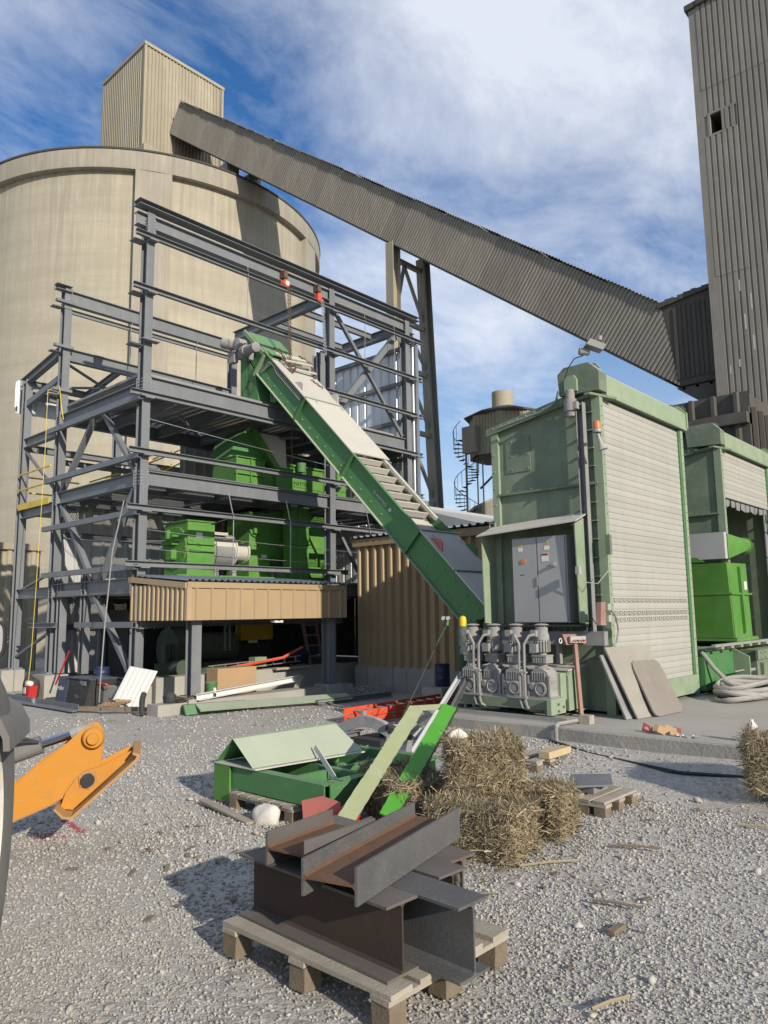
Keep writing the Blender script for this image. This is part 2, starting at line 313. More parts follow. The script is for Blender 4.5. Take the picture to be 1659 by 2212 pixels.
def ground_material():
    m = bpy.data.materials.new('gravel_ground'); m.use_nodes = True; n = m.node_tree.nodes; l = m.node_tree.links; b = n['Principled BSDF']
    b.inputs['Roughness'].default_value = .95; b.inputs['Specular IOR Level'].default_value = .2
    g = n.new('ShaderNodeNewGeometry')
    def vor(s): 
        x = n.new('ShaderNodeTexVoronoi'); x.inputs['Scale'].default_value = s; l.new(g.outputs['Position'], x.inputs['Vector']); return x
    def noi(s, d=6):
        x = n.new('ShaderNodeTexNoise'); x.inputs['Scale'].default_value = s; x.inputs['Detail'].default_value = d; x.inputs['Roughness'].default_value = .62; l.new(g.outputs['Position'], x.inputs['Vector']); return x.outputs[0]
    def ramp(src, els):
        r = n.new('ShaderNodeValToRGB'); cr = r.color_ramp
        while len(cr.elements) < len(els): cr.elements.new(.5)
        for i, (p_, c_) in enumerate(els): cr.elements[i].position = p_; cr.elements[i].color = (*c_, 1)
        l.new(src, r.inputs[0]); return r.outputs[0]
    v1, v2 = vor(34), vor(70)
    sx = n.new('ShaderNodeSeparateXYZ'); l.new(v1.outputs['Color'], sx.inputs[0])
    stone = ramp(sx.outputs[0], [(0, (.275, .26, .23)), (.5, (.38, .362, .325)), (1, (.48, .458, .412))])
    dirt = ramp(noi(2.1), [(.3, (.32, .30, .262)), (.7, (.43, .408, .362))])
    mx = n.new('ShaderNodeMixRGB'); l.new(ramp(noi(.55, 5), [(.38, (0, 0, 0)), (.62, (.75, .75, .75))]), mx.inputs[0]); l.new(stone, mx.inputs[1]); l.new(dirt, mx.inputs[2])
    m2 = n.new('ShaderNodeMixRGB'); l.new(ramp(noi(9, 8), [(.5, (0, 0, 0)), (.75, (.5, .5, .5))]), m2.inputs[0]); l.new(mx.outputs[0], m2.inputs[1]); m2.inputs[2].default_value = (.48, .455, .408, 1)
    l.new(m2.outputs[0], b.inputs['Base Color'])
    ad = n.new('ShaderNodeMath'); ad.operation = 'ADD'; l.new(v1.outputs['Distance'], ad.inputs[0]); l.new(v2.outputs['Distance'], ad.inputs[1])
    ad2 = n.new('ShaderNodeMath'); ad2.operation = 'MULTIPLY_ADD'; l.new(noi(30, 8), ad2.inputs[0]); ad2.inputs[1].default_value = -1.2; l.new(ad.outputs[0], ad2.inputs[2])
    bp = n.new('ShaderNodeBump'); bp.invert = True; bp.inputs['Strength'].default_value = .28; bp.inputs['Distance'].default_value = .02
    l.new(ad2.outputs[0], bp.inputs['Height']); l.new(bp.outputs[0], b.inputs['Normal']); return m
m_ground = ground_material()
xs = np.unique(np.concatenate([np.linspace(-400, -6, 14), np.arange(-6, 16.01, .11), np.linspace(16, 500, 16)]))
grid_mesh('ground', xs, xs, m_ground, 'structure')

# gravel stones: one mass of loose stones
def stones(name, pos, size, mat, seed):
    rg = np.random.default_rng(seed); k = len(pos)
    bm = bmesh.new(); bmesh.ops.create_icosphere(bm, subdivisions=1, radius=1); base = np.array([v.co[:] for v in bm.verts]); tri = np.array([[v.index for v in f.verts] for f in bm.faces]); bm.free()
    nb = 10; variants = []
    for i in range(nb):
        q = base.copy()
        for _ in range(7):
            d = rg.normal(size=3); d /= np.linalg.norm(d); c = rg.uniform(.25, .65); t = q@d; q = q-np.outer(np.maximum(t-c, 0), d)
        variants.append(q*rg.uniform(.85, 1.15, size=(len(q), 1)))
    variants = np.array(variants); vv = variants[rg.integers(0, nb, k)]
    vv = vv*(size[:, None]*rg.uniform(.65, 1.25, size=(k, 3))*np.array([1, 1, .72]))[:, None, :]
    a = rg.uniform(0, 2*np.pi, k); ca, sa = np.cos(a), np.sin(a); b = rg.normal(0, .5, k); cb, sb = np.cos(b), np.sin(b)
    x, y, z = vv[..., 0], vv[..., 1], vv[..., 2]
    y, z = y*cb[:, None]-z*sb[:, None], y*sb[:, None]+z*cb[:, None]
    x, y = x*ca[:, None]-y*sa[:, None], x*sa[:, None]+y*ca[:, None]
    vv = np.stack([x, y, z], -1)+pos[:, None, :]
    nv = base.shape[0]; F = (tri[None]+(np.arange(k)*nv)[:, None, None]).reshape(-1, 3)
    me = bpy.data.meshes.new(name); me.vertices.add(k*nv); me.vertices.foreach_set('co', vv.reshape(-1)); me.loops.add(F.size); me.polygons.add(len(F))
    me.loops.foreach_set('vertex_index', F.reshape(-1).astype(np.int32)); me.polygons.foreach_set('loop_start', np.arange(0, F.size, 3, dtype=np.int32)); me.update(calc_edges=True)
    me.materials.append(mat); return me
rg = np.random.default_rng(5); PS = []; SZ = []
for r0, r1, dens, lo, hi in ((1.5, 3.0, 3900, .005, .018), (3.0, 4.6, 3000, .0065, .018), (4.6, 7.0, 1100, .010, .021), (7.0, 10.5, 300, .016, .026), (10.5, 13.5, 60, .02, .034)):
    k = int(dens*.5*1.75*(r1*r1-r0*r0)); r = np.sqrt(rg.uniform(r0*r0, r1*r1, k)); az = A+.0+rg.uniform(-.92, .83, k)
    x, y = r*np.cos(az), r*np.sin(az)
    dm = np.sin(1.1*x+2.0)*np.sin(1.4*y+.6)+.5*np.sin(2.7*x-1.9*y)+.5*np.exp(-((x-1.7)**2+(y-2.6)**2)/.4)+1.3*np.exp(-((x+.22*y-7.6)/.55)**2)+1.2*np.exp(-((x-.45*y-1.9)/.28)**2)*(y > .2)*.7+1.0*rut(x, y); keep = rg.uniform(0, 1, k) < np.clip(.97-.40*dm, .22, 1)
    keep &= ~((x > 7.62) & (y < 6.7))
    keep &= ~((x > 6.5) & (x < 7.7) & (y < 3.6) & (rg.uniform(0, 1, k) < .75))
    x, y = x[keep], y[keep]; s = lo+(hi-lo)*rg.beta(1.2, 3.0, len(x)); big = rg.uniform(0, 1, len(x)) < .012; s = np.where(big, s*rg.uniform(1.4, 2.3, len(x)), s)
    PS.append(np.stack([x, y, gz(x, y)+s*.28], -1)); SZ.append(s)
gme = stones('gravel', np.concatenate(PS), np.concatenate(SZ), m_stone, 3)
o = link('gravel', gme, V((0, 0, 0)), None, 'stuff'); o['label'] = 'loose grey crushed stone covering the yard'

# ---------------------------------------------------------------- concrete slab (setting)
sl = thing('slab', 'x', 'x', (8, 3, 0)); del sl['label'], sl['category']; sl['kind'] = 'structure'
me = MB(); yy = np.linspace(-12, 6.55, 60); xo = [7.72+.012*math.sin(3*y)+rnd.uniform(-.006, .006) for y in yy]
for i in range(59):
    a, b = yy[i], yy[i+1]; me.add([(xo[i], a, .285), (xo[i+1], b, .285), (xo[i+1], b, -.3), (xo[i], a, -.3), (xo[i]+.02, a, .30), (xo[i+1]+.02, b, .30)], [(0, 1, 2, 3), (0, 4, 5, 1)])
me.build('slab_edge', m_slabedge, sl)
MB().box(7.742, 40, -12, 6.55, -.3, .3).build('slab_top', m_slab, sl)

# ---------------------------------------------------------------- concrete silo
SX, SY, SR = 20.7, 36.3, 9.0
t = thing('concrete_silo', 'huge round concrete storage silo with rim beam and pilasters', 'silo', (SX, SY, 0))
m = MB(); n = 128; hs = [0, 4, 8, 12, 16, 20, 21.3]
for h in hs:
    for j in range(n): a = 2*math.pi*j/n; m.v.append((SX+SR*math.cos(a), SY+SR*math.sin(a), h))
for i in range(len(hs)-1):
    for j in range(n): m.f.append((i*n+j, i*n+(j+1) % n, (i+1)*n+(j+1) % n, (i+1)*n+j))
m.build('wall', m_conc, t, smooth=True)
MB().lathe((SX, SY, 0), (0, 0, 1), [(8.9, 21.15), (9.32, 21.15), (9.34, 21.25), (9.34, 21.98), (9.28, 22.05), (8.6, 22.05)], 128).build('rim_beam', m_concrim, t, smooth=True)
MB().lathe((SX, SY, 0), (0, 0, 1), [(9.36, 22.03), (9.38, 22.1), (7, 22.5), (.1, 23.2)], 96).build('roof', m_claddark, t, smooth=True)
for k in range(6):
    a = math.radians(-120+60*k); d = V((math.cos(a), math.sin(a), 0)); p = V((-d.y, d.x, 0)); c = V((SX, SY, 0))+d*9.02
    MB().obox(c+V((0, 0, 10.6)), d*.27, p*.78, V((0, 0, 10.6))).build('pilaster', m_concrim if k < 2 else m_conc, t)
for px, py in ((19.95, 28.1), (21.3, 28.15)):
    MB().box(px-.35, px+.35, py-.3, py+.5, 21.9, 23.1).build('pier', m_concrim, t)

# silo headhouse
t = thing('silo_headhouse', 'tall beige ribbed metal box house standing on the silo roof', 'headhouse', (20.3, 35, 22.5))
hx0, hx1, hy0, hy1, ht = 17.95, 22.7, 32.8, 37.2, 31.1
clad(t, (hx0+.12, hy0, 22.4), (1, 0, 0), hx1-hx0-.24, (0, 0, ht-22.4), (0, -1, 0), .2, .11, .07, .05, m_clad, 5)
clad(t, (hx0, hy1-.1, 22.4), (0, -1, 0), hy1-hy0-.2, (0, 0, ht-22.4), (-1, 0, 0), .2, .11, .07, .05, m_clad, 5)
clad(t, (hx1, hy0+.1, 22.4), (0, 1, 0), hy1-hy0-.2, (0, 0, ht-22.4), (1, 0, 0), .2, .11, .07, .05, m_clad, 5)
clad(t, (hx1-.1, hy1, 22.4), (-1, 0, 0), hx1-hx0-.2, (0, 0, ht-22.4), (0, 1, 0), .2, .11, .07, .05, m_clad, 5)
for (x, y) in ((hx0, hy0), (hx1, hy0), (hx0, hy1)): box('corner_trim', m_clad, t, x-.07, x+.07, y-.07, y+.07, 22.4, ht)
MB().box(hx0-.1, hx1+.1, hy0-.1, hy1+.1, ht-.02, ht+.16).build('roof', m_clad, t)
MB().box(hx0-.25, hx1-1.2, hy0-.6, hy0-.02, 22.2, 25.2).build('plinth', m_concrim, t)
MB().beam((17.6, 35.2, 25.3), (17.3, 35.2, 25.35), rsec(.4, .4)).tube([(17.9, 35, 25.6), (17.3, 34.9, 25.5)], .2, 10).build('vent_pipe', m_clad, t)

# ---------------------------------------------------------------- inclined conveyor gallery
GS = .757; gx0, gx1 = 19.5, 21.5
t = thing('conveyor_gallery', 'long inclined corrugated gallery from tower up to the silo house', 'conveyor gallery', (20.5, 20, 8))
gd = V((0, 1, GS)).normalized(); gn = V((0, -GS, 1)).normalized(); gy0, gzb = 7.15, 7.46
Lg = (32.85-gy0)/gd.y; HT = 1.62
def clip(o, p, n):
    bm = bmesh.new(); bm.from_mesh(o.data); w0 = WL[o.name]; g_ = bm.verts[:]+bm.edges[:]+bm.faces[:]
    bmesh.ops.bisect_plane(bm, geom=g_, plane_co=V(p)-w0, plane_no=V(n), clear_inner=True); ok = len(bm.faces) > 0
    bm.to_mesh(o.data); bm.free()
    if not ok: bpy.data.objects.remove(o)
BP, BN = (0, 7.35, 8.6), (0, 1, -.164)
k = 36; st = Lg/k
for i in range(k):
    o0 = V((gx0, gy0, gzb))+gd*(st*i); e = rnd.uniform(-.03, .03)
    o_ = MB().corr(o0+V((-.01*(i % 2), 0, 0))-gn*.02, gd, st, gn*(HT+e+.05), (-1, 0, 0), st/7, st/7*.66, st/7*.40, .034).build('cladding_sheet', m_cladgrey, t, recalc=False)
    if i < 3: clip(o_, BP, BN)
q0 = V((gx0+.03, gy0, gzb)); 
MB().ext([q0+gn*.02, q0+gn*(HT-.05), q0+gn*(HT-.05)+gd*Lg, q0+gn*.02+gd*Lg], (gx1-gx0-.06, 0, 0)).build('core', m_claddark, t)
clip(t.children[-1], BP, BN)
for i in range(k):
    o0 = V((gx0-.12, gy0, gzb))+gn*(HT+.03+rnd.uniform(0, .03))+gd*(st*i)
    o_ = MB().corr(o0, gd, st, (gx1-gx0+.24, 0, 0), gn, st/7, st/7*.66, st/7*.4, .025); o_ = o_.build('roof_sheet', m_cladgrey, t, recalc=False)
    if i < 3: clip(o_, (0, 7.55, 9.8), (0, 1, 0))
MB().obox(V((20.5, gy0, gzb))+gd*(Lg/2+.25)-gn*.03, (1.0, 0, 0), gd*(Lg/2-.25), gn*.03).build('floor_plate', m_claddark, t)
for s_ in (): member('floor_beam', m_claddark, t, V((gx0+.1, gy0, gzb))+gd*(s_*Lg/12)-gn*.16, V((gx1-.1, gy0, gzb))+gd*(s_*Lg/12)-gn*.16, rsec(.14, .12), gn)
# level end house beside the tower
hv = [(gx0, 7.18, 7.44), (gx0, 6.22, 7.44), (gx0, 6.22, 9.90), (gx0, 6.45, 9.93), (gx0, 6.6, 9.88), (gx0, 7.0, 9.82), (gx0, 7.56, 9.74)]
MB().ext([V(p)+V((-.02, 0, 0)) for p in hv], (1.9, 0, 0)).build('end_house', m_caked, t)
for i in range(8):
    y = 6.27+.125*i; MB().box(gx0-.045, gx0+.03, y, y+.085, 7.62+.03*(7-i)*0, 9.72-.012*i-rnd.uniform(0, .1)).build('end_rib', m_caked, t)
m = MB(); y = 6.2
while y < 7.5: s_ = rnd.uniform(.08, .2); zq = 9.93-.13*(y-6.2) if y < 7.5 else 9.76+(y-7.5)*.757; m.box(gx0-.09, gx0+.1, y, y+s_, zq-.06, zq+.05+rnd.uniform(0, .05)); y += s_
m.build('roof_edge', m_caked, t)
MB().ext([(gx0+.05, 7.3, 7.42), (gx0+.05, 6.25, 7.42), (gx0+.05, 6.25, 6.95), (gx0+.05, 6.5, 6.85)], (1.7, 0, 0)).build('end_chute', m_claddark, t)
for y in (6.4, 6.75, 7.1): member('floor_beam', m_claddark, t, (gx0+.05, y, 7.40), (gx0+1.7, y, 7.40), rsec(.08, .1))

# support bent
t = thing('gallery_support_bent', 'tall two-legged steel trestle with lattice bracing under the gallery', 'trestle', (20.5, 17.35, 0))
la, lb = V((19.62, 17.35, 15.15)), V((19.62, 17.35, 0)); ra, rb = V((21.35, 17.35, 15.1)), V((22.15, 17.35, 0))
member('leg', m_clad, t, lb, la, isec(.42, .36, .03, .02), (1, 0, 0)); member('leg', m_cladgrey, t, rb, ra, isec(.42, .36, .03, .02), (1, 0, 0))  # pale left leg and darker right leg paint in sun and shade
def lf(z): return lb.lerp(la, z/15.15)
def rf(z): return rb.lerp(ra, z/15.1)
zs_ = [14.6, 12.3, 10.5, 8.2, 5.6]
for z in zs_: member('strut', m_cladgrey, t, lf(z)+V((.15, 0, 0)), rf(z)-V((.15, 0, 0)), rsec(.16, .16))
for i, z in enumerate(zs_[:-1]):
    z2 = zs_[i+1]; mid = lf(z-.1).lerp(rf(z-.1), .35)
    member('brace', m_cladgrey, t, mid, rf(z2)-V((.1, 0, -.1)), rsec(.1, .1)); member('brace', m_cladgrey, t, mid, lf(z2)+V((.1, 0, .1)), rsec(.1, .1))
member('brace', m_cladgrey, t, lf(5.4), rf(2.5), rsec(.1, .1))

# ---------------------------------------------------------------- clad tower on the right
t = thing('ribbed_tower', 'very tall brown ribbed metal tower with small square opening', 'tower', (23, 2, 0))
tx, ty1, ty0, tz = 19.3, 6.19, -4.0, 17.76
MB().box(tx+.06, 24, ty0, ty1-.03, 0, 13.90).box(tx+.06, 24, ty0, 5.56, 13.90, 14.46).box(tx+.06, 24, 5.84, ty1-.03, 13.90, 14.46).box(tx+.06, 24, ty0, ty1-.03, 14.46, tz).box(20.5, 24, 5.56, 5.84, 13.90, 14.46).build('core', m_claddark, t)
pt = .1425; y = ty1-.16; si = 0
for z0, z1 in ((0, 5.0), (5.0, 10.05), (10.05, 15.25), (15.25, 17.7)):
    y = ty1-.17; si += 1
    while y > ty0+1:
        w_ = pt*6
        segs = [(z0, z1)]
        if z0 < 13.95 < z1 and y > 5.5: segs = [(z0, 13.88), (14.48, z1)] if y-w_ < 5.8 and y-w_ > 5 else segs
        for a, b in segs: MB().corr((tx-.004*si+rnd.uniform(-.004, .004), y, a-.03), (0, -1, 0), w_, (0, 0, b-a+.03), (-1, 0, 0), pt, pt*.78, pt*.62, .042).build('cladding_sheet', m_cladgrey, t, recalc=False)
        y -= w_
MB().box(tx-.05, tx+.05, ty1-.2, ty1+.0, 0, tz-.1).build('corner_trim', m_cladgrey, t)
MB().box(tx-.06, tx+.02, 5.5, 5.9, 14.46, 14.51).box(tx-.06, tx+.02, 5.5, 5.9, 13.85, 13.90).box(tx-.06, tx+.02, 5.84, 5.9, 13.90, 14.46).box(tx-.06, tx+.02, 5.5, 5.56, 13.90, 14.46).build('opening_frame', m_cladgrey, t)
MB().corr((tx-.012, 5.50, 13.86), (0, -1, 0), .335, (0, 0, .65), (-1, 0, 0), pt, pt*.78, pt*.62, .042).build('cladding_sheet', m_cladgrey, t, recalc=False); MB().box(tx-.03, tx+.055, 5.90, 6.03, 13.86, 14.5).build('flat_panel', m_cladgrey, t)
m = MB(); y = ty1+.08
while y > ty0:
    s_ = rnd.uniform(.12, .4); m.box(tx-.12-rnd.uniform(0, .03), tx+.4, y-s_, y, tz-.08, tz+.06+rnd.uniform(0, .06)); y -= s_
m.build('roof_edge', m_claddark, t)
for i in range(6):
    y = rnd.uniform(4.5, 5.9); z = rnd.uniform(7.2, 9.6); MB().box(tx-.052, tx-.046, y-.03, y+.01, z, z+rnd.uniform(.15, .45)).build('bare_patch', m_cream, t)

# dark shed behind the docks
t = thing('dark_shed', 'dark dust-caked clad shed wall behind the docks under the gallery', 'shed', (18.2, 7, 0))
clad(t, (17.6, 8.0, 0), (0, -1, 0), 3, (0, 0, 6.45), (-1, 0, 0), .5, .14, .08, .09, m_claddark, 3)
MB().box(17.7, 19.3, 5.0, 8.0, 0, 6.4).build('core', m_claddark, t)
box('eave_beam', m_claddark, t, 17.4, 17.75, 5, 8.0, 5.7, 5.95)
for y in (5.2, 6.2, 7.2): box('pipe_run', m_claddark, t, 17.35, 17.6, y, y+.7, 5.2-.1*y, 5.55-.1*y)
clad(t, (17.6, 5.0, 0), (1, 0, 0), 2.2, (0, 0, 6.1), (0, -1, 0), .5, .14, .08, .09, m_claddark, 3)

# ---------------------------------------------------------------- background tower with spiral stair
ct = V((28.9, 18.7, 0))
t = thing('octagonal_bin', 'round-topped eight-sided clad bin on legs behind the docks', 'bin', ct)
m = MB(); 
for k in range(8):
    a0, a1 = math.radians(22.5+45*k), math.radians(67.5+45*k); p0 = ct+V((math.cos(a0), math.sin(a0), 0))*1.75; p1 = ct+V((math.cos(a1), math.sin(a1), 0))*1.75; u = p1-p0
    MB().corr(p0+V((0, 0, 8.6)), u, u.length, (0, 0, 1.9), V((u.y, -u.x, 0)), u.length/8, u.length/8*.5, u.length/8*.3, .03).build('cladding_sheet', m_clad, t, recalc=False)
MB().lathe(ct, (0, 0, 1), [(.3, 8.55), (1.6, 8.6), (1.6, 8.7), (.3, 8.7)], 8).build('floor', m_claddark, t)
MB().lathe(ct, (0, 0, 1), [(1.5, 10.4), (1.98, 10.46), (1.98, 10.52), (.7, 10.95), (.7, 10.96)], 8).build('roof', m_claddark, t)
MB().lathe(ct+V((-.1, .1, 0)), (0, 0, 1), [(.50, 10.7), (.50, 11.72), (.44, 11.74), (.43, 11.5)], 32).build('drum_top', m_conc, t, smooth=True)
for k in range(4):
    a = math.radians(45+90*k); d = V((math.cos(a), math.sin(a), 0)); member('leg', m_claddark, t, ct+d*1.3, ct+d*1.3+V((0, 0, 8.6)), rsec(.18, .18))
    member('brace', m_claddark, t, ct+d*1.3+V((0, 0, 7.2)), ct+V((0, 0, 8.5)), rsec(.1, .1))
box('platform_box', m_cladgrey, t, ct.x-2.0, ct.x-1.6, ct.y+.4, ct.y+1.1, 8.7, 9.9)
cs = V((27.45, 20.0, 0))
t = thing('spiral_staircase', 'dark spiral staircase winding up beside the eight-sided bin', 'staircase', cs)
MB().tube([cs, cs+V((0, 0, 9.6))], .05, 8).build('newel', m_cladgrey, t)
zb_, ste = 3.6, .155
for i in range(38):
    a = i*.42; d = V((math.cos(a), math.sin(a), 0)); p = V((-d.y, d.x, 0)); z = zb_+i*ste; a2 = a+.42; d2 = V((math.cos(a2), math.sin(a2), 0))
    MB().ext([cs+d*.04+V((0, 0, z)), cs+d*.56+V((0, 0, z)), cs+d2*.56+V((0, 0, z)), cs+d2*.04+V((0, 0, z))], (0, 0, .03)).build('tread', m_black, t)
    MB().tube([cs+d*.57+V((0, 0, z)), cs+d*.57+V((0, 0, z+.72))], .010, 4).build('baluster', m_black, t)
MB().tube([cs+V((.57*math.cos(i*.21), .57*math.sin(i*.21), zb_+i*.21/.42*ste+.72)) for i in range(77)], .016, 5).build('handrail', m_black, t)
for s_ in (.5, .75): MB().tube([cs+RT0*s_+V((0, 0, 2)), cs+RT0*s_+V((0, 0, 8.6))], .035, 6).build('post', m_cladgrey, t)
t = thing('beige_gable_shed', 'small plain beige gabled shed beyond the spiral staircase', 'shed', (31, 20.5, 0))
MB().ext([(29.2, 20.6, 0), (29.2, 20.6, 6.6), (30.7, 19.2, 7.5), (32.2, 17.8, 6.6), (32.2, 17.8, 0)], (3, 3, 0)).build('wall', m_cladgrey, t)
MB().ext([(29.05, 20.75, 6.5), (30.7, 19.2, 7.52), (30.7, 19.2, 7.62), (29.02, 20.78, 6.6)], (3, 3, 0)).build('roof', m_clad, t)

# brown shed between frame building and docks
t = thing('tan_ribbed_shed', 'tan deep-ribbed metal shed on a concrete block wall behind the conveyor', 'shed', (14, 9, 0))
clad(t, (12.0, 11.83, .48), (0, -1, 0), 5.6, (0, 0, 2.66), (-1, 0, 0), .235, .135, .055, .085, m_tan, 4)
box('eave_trim', m_tan, t, 11.88, 12.06, 6.2, 11.86, 3.08, 3.24)
MB().corr((11.82, 11.9, 3.27), (0, -1, 0), 5.7, (4.6, 0, .05), (0, 0, 1), .19, .11, .05, .045).build('roof_sheet', m_bluegrey, t, recalc=False)
clad(t, (12.02, 11.83, .48), (1, 0, 0), 4.2, (0, 0, 2.7), (0, 1, 0), .235, .135, .055, .085, m_tan, 5)
MB().box(12.1, 16, 6.3, 11.7, .2, 3.1).build('core', m_claddark, t)
y = 11.86; i = 0
while y > 6.3:
    w_ = .37+rnd.uniform(-.01, .01); MB().box(11.93+rnd.uniform(-.006, .006), 12.3, y-w_+.008, y-.004, -.1, .47).build('block', m_conc2, t); y -= w_
box('wall_cap', m_conc2, t, 11.98, 12.3, 6.3, 11.84, .4, .5)
# grey roof beyond
t = thing('grey_roofed_hall', 'low hall with light grey metal roof behind the tan shed', 'hall', (20, 13, 0))
MB().ext([(16.1, 10.6, 3.2), (16.1, 10.6, 3.7), (16.1, 14.0, 4.66), (16.1, 14.0, 3.2)], (8, 0, 0)).build('roof', m_roofgrey, t)
MB().box(16.2, 24, 10.9, 14, 0, 3.2).build('wall', m_roofgrey, t)
MB().tube([(16.05, 14.0, 4.68), (24.1, 14.0, 4.68)], .075, 10).build('ridge_cap', m_roofgrey, t)
# clad plant building at far left behind frame
t = thing('striped_wall_building', 'low beige ribbed wall at the foot of the silo, far left', 'building', (11, 26, 0))
clad(t, (10.05, 24.0, 0), (-1, 0, 0), 8.2, (0, 0, 3.8), (0, -1, 0), .36, .2, .11, .07, m_clad, 4)
clad(t, (10.08, 24.0, 0), (0, 1, 0), 1.6, (0, 0, 3.8), (1, 0, 0), .36, .2, .11, .07, m_clad, 4)
box('eave_trim', m_clad, t, 1.7, 10.15, 23.85, 24.0, 3.7, 3.9); box('core', m_claddark, t, 1.8, 10.0, 24.05, 25.6, 0, 3.65)
# ---------------------------------------------------------------- steel frame building
FB = thing('steel_frame_building', 'unfinished grey steel frame building in front of the silo', 'steel frame', (10.9, 14.5, 0))
X0, X1, YF, YB, YC = 7.08, 14.66, 12.6, 16.08, 18.0
XD, XM = 11.89, 11.6
CS = isec(.21, .165, .016, .012)
def col(x, y, z0, z1, sec=CS, up=(0, 1, 0)):
    o = member('column', m_steel, FB, (x, y, z0), (x, y, z1), sec, up)
    MB().box(x-.15, x+.15, y-.15, y+.15, z0-.012, z0+.02).build('base_plate', m_steel, o); return o
colA = col(X0, YF, .5, 9.42); colD = col(XD, YF, .5, 9.42); colE = col(X1, YF, .5, 9.42); colB = col(X0, YB, .46, 8.93); colC = col(X0, YC, .47, 7.25)
col(XM, YB, .5, 8.85); col(X1, YB, .5, 9.3); col(XM, YC, .5, 7.2); col(9.4, YC, .5, 6.6)
for x, y, z0, z1 in ((X0+.02, 14.66, .5, 2.48), (X0+.02, 15.72, .47, 2.48)): member('post', m_steel, FB, (x, y, z0), (x, y, z1), isec(.17, .15, .014, .01), (0, 1, 0))
def bm_(p, q, d=.3, b=.15, n='beam'):
    return member(n, m_steel, FB, p, q, isec(d, b, .016, .012))
def holes(o, x, y, z, n=(0, -1, 0), c=3):
    pts = [V((x, y, z))+V((0, 0, .055*(r-.5)))+V((abs(n[1])*.055*k, abs(n[0])*.055*k, 0)) for r in (0, 1) for k in range(c)]
    bolts(o, pts, n, .011, .012, m_galv)
# front face beams
b = bm_((X0-.28, YF-.02, 9.20), (X1+.3, YF-.02, 9.20), .26, .16)
member('eave_channel', m_steel, FB, (X0-.32, YF-.11, 9.475), (X1+.38, YF-.11, 9.475), csec(.11, .24, .012))
for x0_, x1_ in ((X0, XD), (XD, X1)):
    for z, d in ((5.97, .30), (4.16, .27), (2.15, .26)):
        b = bm_((x0_+.11, YF-.02, z), (x1_-.11, YF-.02, z), d, .14)
        holes(b, x0_+.18, YF-.02-.006, z); holes(b, x1_-.30, YF-.026, z)
        if z > 3: holes(b, (x0_+x1_)/2, YF-.026, z+.03, c=2)
# rear, side and inner beams
for z, d in ((8.75, .32), (7.42, .28), (5.97, .3), (4.16, .28), (2.15, .28)):
    bm_((X0+.11, YB, z), (XM-.1, YB, z), d, .15)
    if z not in (8.75, 7.42): bm_((XM+.1, YB, z), (X1-.1, YB, z), d, .15)
member('purlin', m_steel, FB, (X0, YB-.03, 8.43), (XM, YB-.03, 8.43), csec(.1, .06, .008))
for x in (X0, XD, X1):
    for z, d in ((5.86, .28), (4.15, .26), (2.17, .28)): bm_((x, YF+.12, z), (x, YB-.12, z), d, .16)
    if x > X0: bm_((x, YF+.12, 9.2), (x, YB-.12 if x != XD else YB+.3, 9.2), .26, .15)
for y in (13.75, 14.9): bm_((XD+.1, y, 9.22), (X1-.1, y, 9.22), .16, .1)
for y in (13.75, 14.9, 16.0): bm_((XD+.1, y, 8.35), (X1-.1, y, 8.35), .14, .1) if y > 15 else None
for z, d in ((5.68, .22), (4.0, .22), (2.15, .22)): bm_((X0, YB+.12, z), (X0, YC-.12, z), d, .14)
bm_((X0, YB-.02, 7.55), (X0, YC+.25, 7.22), .2, .14); member('purlin', m_steel, FB, (X0-.02, YB, 6.92), (X0-.02, YC+.1, 6.62), csec(.14, .07, .008))
for z in (7.18, 6.9, 5.6): bm_((X0+.1, YC, z), (XM+.5, YC, z), .16, .12)
for xx in (8.5, 10.0): bm_((xx, YB, 7.44), (xx, YC, 7.15), .14, .1)
MB().beam((7.1, 17.9, 7.05), (9.9, 16.3, 7.3), rsec(.05, .05)).build('roof_brace', m_steel, FB); MB().beam((7.1, 16.2, 7.3), (9.9, 17.9, 7.05), rsec(.05, .05)).build('roof_brace', m_steel, FB)
clad(FB, (X0-.12, YC+.35, 6.5), (1, 0, 0), 6.2, (0, 0, .6), (0, 1, 0), .3, .1, .05, .04, m_sheetwhite, 4)
clad(FB, (X0-.14, YC+.34, 6.62), (0, -1, 0), .26, (0, 0, .62), (-1, 0, 0), .12, .05, .03, .03, m_sheetwhite, 4)
# girts
G = csec(.105, .08, .01)
def gf(z, a, b_, y=YF-.2): member('girt', m_steel, FB, (a, y, z), (b_, y, z), G, (0, 0, 1))
for z, a, b_ in ((8.84, 6.72, 15.12), (7.78, 6.70, 15.12), (6.77, 11.6, 15.12), (5.72, 6.72, 15.1), (4.63, 6.72, 15.1), (3.58, 6.72, 15.1), (2.55, 6.72, 12.3), (1.46, 7.05, 12.1)):
    gf(z, a, b_)
    for x in (X0, XD, X1):
        if a < x < b_+.1: box('girt_bracket', m_steel, FB, x-.09, x+.09, YF-.25, YF-.12, z-.075, z-.055)
for z in (6.77, ): box('girt_bracket', m_steel, FB, X0-.2, X0+.16, YF-.27, YF-.12, z-.02, z+.0); box('girt_bracket', m_steel, FB, X0-.34, X0-.1, YF-.1, YF+.1, z-.09, z-.075)
for z, y1 in ((5.66, 16.35), (4.55, 16.4), (3.5, 16.38), (2.5, 16.3), (1.46, 14.66)): member('girt', m_steel, FB, (X0-.16, YF-.2, z), (X0-.16, y1, z), G, (0, 0, 1))
for z in (8.84, 7.78, 6.77): box('girt_bracket', m_steel, FB, X0-.34, X0-.1, YF-.1, YF+.1, z-.1, z-.08)
